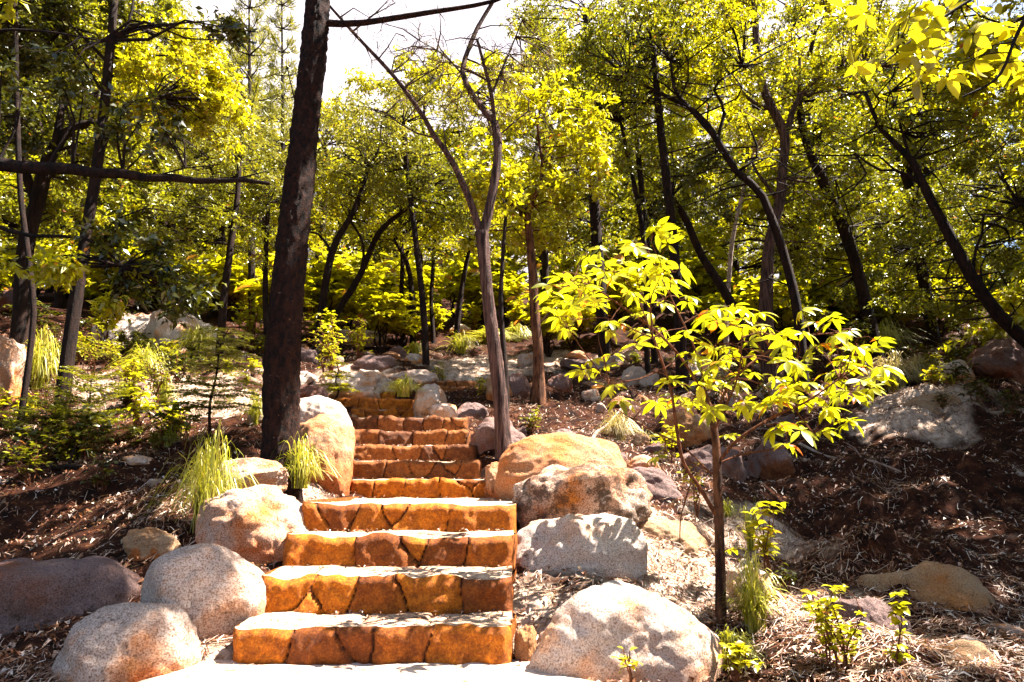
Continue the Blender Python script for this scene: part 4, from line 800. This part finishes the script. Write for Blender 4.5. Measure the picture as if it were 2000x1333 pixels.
# ------------------------------------------------------------------ grass tussocks
def tussock(label, px, py, hpx, wpx, mat='grass', nb=130, Y=None, arch=1.0, bw=.005, seed=0, name='grass_tussock', group=None, z=None):
    r = np.random.default_rng(700 + seed); b0 = hit(px, py) if Y is None else P(px, py, Y)
    if Y is not None and z is None: b0[2] = min(b0[2], gz(b0[0], b0[1]) + .02) if abs(b0[2] - gz(b0[0], b0[1])) > .0 else b0[2]
    if Y is not None: b0 = P(px, py, Y)
    k = scale_at(py, b0[1]); H, Rd = hpx * k * 1.2, wpx * k / 2 * 1.3; nb = int(nb * 1.3); bw = bw * 1.5
    a = r.uniform(0, 2 * math.pi, nb); u = r.random(nb) ** .7; reach = Rd * (.25 + .75 * u) * r.uniform(.6, 1.2, nb); h = H * (1.05 - .45 * u) * r.uniform(.5, 1.05, nb); seg = 8
    V = np.zeros((nb, seg, 2, 3)); d = np.stack([np.cos(a), np.sin(a), 0 * a], -1); s_ = np.stack([-np.sin(a), np.cos(a), 0 * a], -1)
    st = r.normal(0, Rd * .08, (nb, 3)) * [1, 1, 0]
    for q in range(seg):
        t_ = q / (seg - 1); z_ = h * (math.sin(t_ * math.pi * (.5 + .38 * arch)) ) ; x_ = reach * t_ ** 1.3
        c_ = st + d * x_[:, None] + np.stack([0 * z_, 0 * z_, z_], -1); w_ = bw * (1 - .75 * t_ ** 2) * .5
        V[:, q, 0] = c_ - s_ * w_; V[:, q, 1] = c_ + s_ * w_ + [0, 0, w_ * .8]
    g_ = grid_faces(2, seg); F4 = (g_[None] + (np.arange(nb) * seg * 2)[:, None, None]).reshape(-1, 4)
    return tag(mesh(name, V.reshape(-1, 3) - [0, 0, .02], [F4], M[mat], loc=b0), label, 'grass', group)
TU = [
 ('arching yellow grass tussock left of the grey topped boulder',402,1040,175,190,dict(nb=170)),
 ('arching grass tussock at the right foot of the big trunk',588,950,90,130,dict(nb=120,Y=6.2)),
 ('dense upright green tussock right of the sapling stem',1476,1240,130,120,dict(nb=260,arch=.5)),
 ('low spiky tussock at the foot of the sapling stem',1432,1300,70,120,dict(nb=140)),
 ('sunlit grass tuft beside the top steps, left of the sloping pale boulder',790,772,36,90,dict(nb=140,Y=9.0,bw=.007)),
 ('small far grass tuft in front of the straight dark trunk',812,694,26,50,dict(nb=80,bw=.010)),
 ('tall pale dry grass on the sunlit bank at the right',1752,765,70,120,dict(nb=220,mat='grass_dry',bw=.008)),
 ('dry grass tussock on the bank right of the tall pale grass',1800,742,45,90,dict(nb=120,mat='grass_dry',bw=.008)),
 ('tall green grass behind the sapling crown on the right bank',1730,690,60,120,dict(nb=140,bw=.010)),
 ('shaded drooping tussock beyond the shaded purple hump boulder',1210,860,55,90,dict(nb=160,mat='grass_dry',bw=.006)),
 ('grass tussock beside the pink and white rock at the left edge',70,760,110,110,dict(nb=150,bw=.007)),
 ('sunny yellow grass growing on the huge white boulder at the left',385,700,60,110,dict(nb=170,Y=11.9,bw=.010)),
 ('sunlit tussock below the white slab boulder',280,740,60,120,dict(nb=180,bw=.008)),
 ('bright grass tuft on the left slope under the sunlit tussock',318,790,50,60,dict(nb=120,bw=.007)),
 ('thin grass tuft left of the young conifer stem',330,870,40,70,dict(nb=90)),
 ('grass tuft between the young conifer and the big trunk',500,830,60,60,dict(nb=90)),
 ('thin tall grass right of the sapling beside the upright shrub',1466,1075,85,60,dict(nb=60,arch=.6)),
 ('yellow grass patch in sun behind the forked tree trunk',960,672,30,110,dict(nb=240,bw=.016)),
 ('yellow grass patch in sun right of the forked tree trunk',1010,668,34,60,dict(nb=160,bw=.016)),
 ('small tuft near the broken grey boulder on the right bank',1862,735,30,40,dict(nb=60,bw=.007)),
 ('grass spray at the edge of the long purple grey boulder',1420,1010,36,60,dict(nb=50)),
 ('little tuft in front of the rounded boulder behind the stem',1260,870,34,60,dict(nb=60,mat='grass_dry')),
 ('grass tuft on the slope beyond the pale wedge rock',1930,662,40,60,dict(nb=80,bw=.009)),
 ('dark grass tuft low on the shaded left slope',150,905,40,90,dict(nb=90,mat='leaf_dark')),
 ('sparse grass beside the long pale boulder upslope',900,690,40,80,dict(nb=90,bw=.010)),
]
for i, (lb_, px, py, h, w_, kw) in enumerate(TU): tussock(lb_, px, py, h, w_, seed=i, **kw)

# ------------------------------------------------------------------ shrubs and seedlings
def shrub(name, label, px, py, hpx, wpx, leaf='leaf_bright', nst=5, L=.05, W=.45, Y=None, seed=0, nlv=16, bark='twig_red', group=None, cat='shrub', spread=.7):
    r = np.random.default_rng(300 + seed); b0 = hit(px, py) if Y is None else P(px, py, Y)
    k = scale_at(py, b0[1]); H, Rd = hpx * k, wpx * k / 2; nlv = int(nlv * 1.6); root = empty(name, b0, label, cat, group); B = Bag(); LB = Bag()
    for s in range(nst):
        a = s / nst * 2 * math.pi + r.uniform(-.5, .5); rr = Rd * spread * r.uniform(.3, 1) * (s > 0 or nst == 1) ; hh = H * r.uniform(.65, 1.0) if s else H
        e = np.array([math.cos(a) * rr, math.sin(a) * rr, hh]); p_ = wig(np.array([0, 0, -.03]), e, 5, .06)
        C, _ = tube(B, p_, np.linspace(.006, .002, 5) * max(1, H / .5), 5, .05, 1, .05, False)
        for side in range(3):                                        # side twigs
            q = C[int(len(C) * r.uniform(.35, .85))]; e2 = q + unit(r.normal(size=3) * [1, 1, .3] + [0, 0, .5]) * Rd * r.uniform(.3, .7)
            c2, _ = tube(B, wig(q, e2, 3, .06), [.003, .002, .0015], 4, 0, 1, .05, False); C = np.concatenate([C, c2])
        ii = r.integers(len(C) // 4, len(C), nlv); pos = C[ii]; a2 = r.uniform(0, 2 * math.pi, nlv)
        Ax = unit(np.stack([np.cos(a2), np.sin(a2), r.uniform(-.2, .7, nlv)], -1)); ln = L * r.uniform(.6, 1.3, nlv)
        close_leaves(LB, pos, Ax, unit(r.normal(0, .35, (nlv, 3)) + [0, 0, 1]), ln, ln * W, .3, .15, 5)
    B.build('stems', M[bark], root); LB.build('foliage', M[leaf], root)
    return root
SH = [
 ('shrub','upright leafy shrub with pale lit leaves right of the sapling stem',1508,1150,160,110,dict(nst=5,L=.085,nlv=13)),
 ('shrub','bushy yellow leaved shrub in front of the purple rock',1640,1330,175,170,dict(nst=8,L=.05,nlv=26,Y=3.6)),
 ('shrub','narrow column of round leaves right of the purple rock',1765,1340,165,60,dict(nst=2,L=.05,W=.6,nlv=34,Y=3.55,spread=.3)),
 ('shrub','small rosette of yellow leaves at the bottom right of the domed boulder',1440,1335,70,90,dict(nst=5,L=.05,nlv=14,Y=3.45)),
 ('shrub','low dark green shrub behind the tussock right of the sapling',1536,1165,50,70,dict(nst=6,L=.035,nlv=20,leaf='leaf_dark')),
 ('shrub','few yellow leaves sprouting from the top of the domed boulder foot',1232,1335,60,60,dict(nst=3,L=.045,nlv=6,Y=3.2,leaf='leaf_amber')),
 ('shrub','tall loose bright shrub right of the big trunk above the white boulder',640,765,160,110,dict(nst=8,L=.08,nlv=40,W=.3,Y=10.2)),
 ('shrub','bright leafy shrub between the dark grey boulder and the loose tall shrub',700,712,90,80,dict(nst=8,L=.08,nlv=34,W=.3)),
 ('shrub','little shrub with narrow leaves over the top end of the steps',862,755,42,50,dict(nst=5,L=.07,nlv=14,W=.3)),
 ('shrub','small leafy plant at the base of the upper flight on its right',940,778,44,40,dict(nst=5,L=.06,nlv=16)),
 ('shrub','small green plant below the orange trunk beside the angular boulder',1044,850,46,70,dict(nst=6,L=.05,nlv=22,leaf='leaf_mid')),
 ('shrub','small leafy plant among stones left of the sapling stem',1310,905,70,80,dict(nst=5,L=.06,nlv=18)),
 ('shrub','bright leaves sprouting at the knee of the sapling stem',1362,1000,90,80,dict(nst=4,L=.04,nlv=14,Y=4.6)),
 ('shrub','low plant with broad dark leaves below the young conifer',360,872,90,90,dict(nst=5,L=.12,nlv=8,W=.4,leaf='leaf_mid')),
 ('shrub','yellow tipped leafy plant left of the low broad leaved plant',330,850,60,60,dict(nst=4,L=.08,nlv=10)),
 ('shrub','sunlit shrub beside the forked tree trunk far upslope',1010,650,60,70,dict(nst=8,L=.14,nlv=26)),
 ('shrub','bright low shrub just left of the forked tree trunk far upslope',925,650,55,70,dict(nst=8,L=.14,nlv=26)),
 ('shrub','dark shrub on the shaded left slope below the mottled trunk',120,860,110,170,dict(nst=8,L=.07,nlv=28,W=.25,leaf='leaf_dark')),
 ('shrub','low shrub of dim yellow leaves at the left edge above the dark boulder',60,950,80,120,dict(nst=7,L=.06,nlv=16,leaf='leaf_mid')),
 ('shrub','tangled shrub at the foot of the mottled left trunk',180,740,90,140,dict(nst=8,L=.07,nlv=28,W=.3,leaf='leaf_mid')),
 ('shrub','leafy shrub hanging over the broken grey boulder on the right',1900,690,90,120,dict(nst=8,L=.08,nlv=40,leaf='leaf_mid')),
 ('shrub','tall leafy shrub in the sun left of the young conifer',300,800,110,120,dict(nst=8,L=.07,nlv=24,W=.35,leaf='leaf_mid')),
 ('shrub','bright bush at the back of the white slab boulder',200,680,100,120,dict(nst=8,L=.11,nlv=30,W=.35)),
 ('shrub','shaded bush under the elbow of the crooked left tree',60,690,110,140,dict(nst=8,L=.1,nlv=30,W=.35,leaf='leaf_dark')),
 ('shrub','dense leafy bush right of the huge white boulder, behind the young conifer',480,690,110,110,dict(nst=8,L=.11,nlv=30,W=.35)),
 ('shrub','dim weedy plant on the dark soil above the small brown rock',200,960,60,100,dict(nst=6,L=.05,nlv=14,leaf='leaf_dark')),
 ('shrub','leafy plant on the far bank left of the tall pale grass',1560,760,80,110,dict(nst=8,L=.08,nlv=26,leaf='leaf_mid')),
 ('shrub','dark bush behind the rounded boulder and the sapling stem',1420,800,80,130,dict(nst=8,L=.08,nlv=24,leaf='leaf_dark')),
 ('shrub','dense shrub at the foot of the straight leaning trunk',1680,712,90,120,dict(nst=8,L=.1,nlv=36,leaf='leaf_dark')),
]
for i, (nm, lb_, px, py, h, w_, kw) in enumerate(SH): shrub(nm, lb_, px, py, h, w_, seed=i, **kw)
def conifer(label, px, py, hpx, wpx, leaf, seed, tiers=7, Y=None, upright=.1, first=.3):
    """young conifer: whorls of flat needle-edged fronds"""
    r = np.random.default_rng(seed); b0 = hit(px, py) if Y is None else P(px, py, Y)
    k = scale_at(py, b0[1]); H, Rd = hpx * k, wpx * k / 2; root = empty('young_conifer', b0, label, 'conifer')
    B = Bag(); C, _ = tube(B, wig(np.array([0, 0, -.05]), np.array([.08 * H, 0, H]), 5, .04), np.linspace(.018, .004, 5), 8, .08, 2, .06); B.build('stem', M['bark_dark'], root)
    Bb, Bl = Bag(), Bag()
    for ti in range(tiers):
        u = first + (1 - first) * ti / (tiers - .5); c0 = C[min(len(C) - 1, int(u * len(C)))]; rr = Rd * (1.05 - .6 * (u - first) / (1 - first))
        for a in np.arange(6) / 6 * 2 * math.pi + r.uniform(0, 6):
            d = np.array([math.cos(a), math.sin(a), upright]); ln = rr * r.uniform(.7, 1.1); e = c0 + d * ln - [0, 0, .1 * ln]; mid = (c0 + e) / 2 + [0, 0, .10 * ln]
            cc, _ = tube(Bb, np.array([c0, mid, e]), [.004, .003, .0015], 4, 0, 1, .05, False)
            s_ = unit(np.cross(d, [0, 0, 1.])); q = len(cc)
            for j in range(1, q):                                    # side twigs edged with needles
                for sgn in (-1, 1):
                    tl = ln * .42 * (1 - .6 * j / q) * r.uniform(.7, 1.1); td = unit(d * .6 + s_ * sgn + [0, 0, -.1]); nn_ = 22; w2 = np.linspace(.05, 1, nn_)[:, None]
                    pos = cc[j] + td * tl * w2; nd = unit(td * .8 + np.where(np.arange(nn_) % 2, 1, -1)[:, None] * np.cross(td, [0, 0, 1.]) + r.normal(0, .2, (nn_, 3)))
                    V, Fq = leaves(pos, nd, unit(r.normal(0, .4, (nn_, 3)) + [0, 0, 1]), np.full(nn_, .03 + .04 * ln), np.full(nn_, .009), .1, .1); Bl.add(V, Fq)
    Bb.build('branches', M['bark_dark'], root); Bl.build('foliage', M[leaf], root, smooth=False)
conifer('young conifer with spreading dark fronds left of the big trunk', 412, 862, 225, 210, 'leaf_mid', 1, 7)
conifer('shaded fern like young conifer on the left slope', 150, 885, 150, 200, 'leaf_mid', 2, 6, first=.15, upright=.5)
conifer('low shaded young conifer in the lower left by the dark boulder', 70, 900, 100, 170, 'leaf_dark', 3, 5, upright=.5)
conifer('small feathery seedling conifer behind the big trunk on its right', 650, 780, 70, 70, 'leaf_bright', 4, 5, Y=9.6)

# fallen branches and roots
def fallen(name, label, pl, w0, w1, mat='bark_pale', cat='fallen branch', lift=.02, twigs=2):
    r = np.random.default_rng(len(label)); pts = []
    for a, b_ in pl: q = hit(a, b_); q[2] = gz(q[0], q[1]) + lift; pts.append(q)
    k = scale_at(pl[0][1], pts[0][1]) / 2; root = empty(name, pts[0], label, cat); B = Bag()
    C, _ = tube(B, np.array(pts), np.linspace(w0 * k, w1 * k, len(pts)), 8, .15, 4, .08); B.build('branch', M[mat], root, pts[0])
    B = Bag()
    for _ in range(twigs):
        q = C[int(r.uniform(.3, .9) * len(C))]; tube(B, wig(q, q + unit(r.normal(size=3) * [1, 1, .3] + [0, 0, .4]) * .3, 3, .08), [w1 * k * .8, w1 * k * .5, .002], 5, 0, 1, .06, False)
    if twigs: B.build('twig', M[mat], root, pts[0])
FB = [('pale forked dead branch lying beyond the shaded purple hump boulder',[(1150,880),(1165,850),(1185,835),(1215,800)],10,4),
      ('thin curved root crossing the litter by the long purple grey boulder',[(1245,1000),(1300,1010),(1350,1050),(1390,1090)],9,4),
      ('long fallen stick on the dark right bank',[(1560,870),(1620,900),(1700,905),(1760,930)],6,3),
      ('bleached stick lying in the litter on the sunlit left slope',[(180,760),(260,790),(330,840)],7,3),
      ('dark fallen log left of the small flat white stone',[(60,918),(150,918),(240,912)],12,8),
      ('broken stick among stones below the sapling crown',[(1420,870),(1480,840),(1560,820)],8,3),
      ('dry stick on the litter in the lower right',[(1560,1290),(1600,1240),(1650,1200)],5,3)]
for lb_, pl, a, b_ in FB: fallen('fallen_branch', lb_, pl, a, b_, 'bark_dark' if 'dark fallen' in lb_ else 'bark_pale')

# ------------------------------------------------------------------ woodland behind: copies of six trees
def copy_tree(o, parent=None):
    c = o.copy(); col.objects.link(c)
    if parent is not None: c.parent = parent
    for ch in [q for q in kids.get(o.name, [])]: copy_tree(ch, c)
    return c
protos = []
for i, (H, rw, lf, L, W) in enumerate([(7.5, 1.7, 'leaf_bright', .11, .05), (8.5, 1.9, 'leaf_bright', .11, .05), (7.0, 1.6, 'leaf_olive', .13, .028), (9.0, 2.0, 'leaf_mid', .11, .045), (6.5, 1.8, 'leaf_bright', .12, .05), (8.0, 1.5, 'leaf_mid', .11, .045)]):
    tr = wig(np.array([0, 0, -.3]), np.array([R.uniform(-1, 1), R.uniform(-.6, .6), H * .8]), 6, .035)
    lbs = [(wig(tr[2] * (1 - u) + tr[4] * u, tr[4] + [R.uniform(-1.6, 1.6), R.uniform(-1.4, 1.4), R.uniform(-.5, 1.4)], 4, .08), .05, .015) for u in (0, .3, .6, .9)]
    protos.append(tree('woodland_tree', 'leafy tree of the dense green woodland covering the hillside behind the steps', (0, 0, 0), tr, np.linspace(.12, .03, 6), lbs,
        [(np.array([0, 0, H * .66]), np.array([rw, rw, H * .36]), 54, .38), (np.array([.2, 0, H * .24]), np.array([rw, rw, H * .2]), 26, .38)], 'bark_dark', lf, L, W, group='woodland trees on the hillside', sides=8, nsp=20, nl=13, scale_leaf=.9, tangle=22))
protos[5]['label'] = protos[0]['label']
kids = {}
for o in list(sc.objects):
    if o.parent: kids.setdefault(o.parent.name, []).append(o)
spots = []
for row_y in (16, 19, 22.5, 27, 32, 38, 46):
    nx = int(row_y * 1.75 / 3.0) + 1
    for j in range(nx):
        xx = (j + .5) / nx * 2 - 1; xx = xx * row_y * .86 + R.normal(0, .7); yy = row_y + R.normal(0, 1.0); spots.append((xx, yy))
# trees at the sides outside the frame that shade the banks
spots += [(9.0, 4.5), (11.0, 7.5), (8.6, 9.5), (12.5, 11.5), (9.5, 1.5), (8.5, 3.9), (7.8, 5.7), (8.3, 7.3), (10.0, 5.6), (8.9, 2.1), (-8.5, 7.0), (-9.5, 10.5), (-11, 14), (12, 14), (13.5, 4)]
used = set()
def skyline(px):                                                      # elevation the crowns reach, as seen across the clearing
    return np.interp(px, [-200, 380, 470, 560, 640, 760, 900, 1040, 1090, 1500, 2200], [-150, -60, 200, 240, 110, 60, 80, 110, -40, -60, -150])
for (x, y) in spots:
    px = 1000 + F * x / max(y, 1) * CA; row = skyline(px) + (R.uniform(-90, 60) if 560 < px < 1080 else R.uniform(0, 190) if px > 1080 else R.uniform(0, 60))
    zt = EYE[2] + y * math.tan(PITCH + math.atan((666.5 - row) / F)); z0 = float(gz(x, y)); H = np.clip(zt - z0, 3.5, 11)
    if y > 30: H = np.clip(zt - z0, 4, 9)
    if abs(x) > 7.2 and y < 12: H = 9.8
    if px > 1060 and y < 12 and abs(x) < 7.4: continue
    if px > 1060 and y > 14 and R.random() < .18: continue
    if 600 < px < 1030 and R.random() < .2: continue
    if y < 21.5 and -7.5 < x < 7.5 and R.random() < .85: continue

    pi = int(R.integers(6)); 
    if 560 < px < 1060: pi = int(R.choice([1, 4, 1, 0, 2]))
    if pi in used: o = copy_tree(protos[pi])
    else: o = protos[pi]; used.add(pi)
    h0 = [7.5, 8.5, 7.0, 9.0, 6.5, 8.0][pi] * 1.05; s = H / h0
    o.location = (x, y, z0); o.rotation_euler = (0, 0, R.uniform(0, 6.28)); sw = max(s, .75) * R.uniform(.9, 1.15); o.scale = (sw, sw, s)
for i in range(6):
    if i not in used:
        for ch in kids.get(protos[i].name, []): bpy.data.objects.remove(ch)
        bpy.data.objects.remove(protos[i])
# low undergrowth on the hillside
us = shrub('undergrowth_bush', 'low leafy bush in the shaded undergrowth between the far trunks', 850, 660, 60, 90, 'leaf_bright', 9, .16, .4, None, 77, 34, 'bark_dark', 'undergrowth bushes on the far slope')
kids[us.name] = list(us.children)
for i in range(110):
    c = copy_tree(us); y = R.uniform(14.5, 26); x = R.uniform(-.8, .8) * y; 
    if abs(x + 1.2) < 1.0 and y < 16: x += 3
    c.location = (x, y, float(gz(x, y))); s = R.uniform(1.0, 2.6); c.scale = (s, s, s * R.uniform(.7, 1.1)); c.rotation_euler = (0, 0, R.uniform(0, 6.28))
# weedy plants on the banks
wp = [shrub('weedy_plant', 'low weedy plant tangled among others on the bushy banks either side of the steps', 250, 800, 50, 60, lf, 7, .07, .35, None, 80 + q, 18, 'twig_red', 'weedy plants on the banks') for q, lf in enumerate(('leaf_mid', 'leaf_dark', 'leaf_bright'))]
for q in wp: kids[q.name] = list(q.children)
n_ = 0
while n_ < 150:
    side = R.random() < .7; x = R.uniform(-8, -2.0) if side else R.uniform(2.2, 8.5); y = R.uniform(6.2, 14) if side else R.uniform(8.6, 14.5)
    if abs(x) > .8 * y or (-2.5 < x < 0) or (x > -2.9 and x < 0 and y < 8) : continue
    dens = float(fbm2(np.array([x * .8]), np.array([y * .8]), 3, 90)[0])
    if dens < -.1 : continue
    q = wp[int(R.choice([0, 1, 1, 2]))]; c = q if n_ < 0 else copy_tree(q); s = R.uniform(.5, 1.5); c.location = (x, y, float(gz(x, y))); c.scale = (s, s, s * R.uniform(.8, 1.2)); c.rotation_euler = (0, 0, R.uniform(0, 6.28)); n_ += 1
bpy.context.view_layer.update()
print('faces', sum(len(m_.polygons) for m_ in bpy.data.meshes))
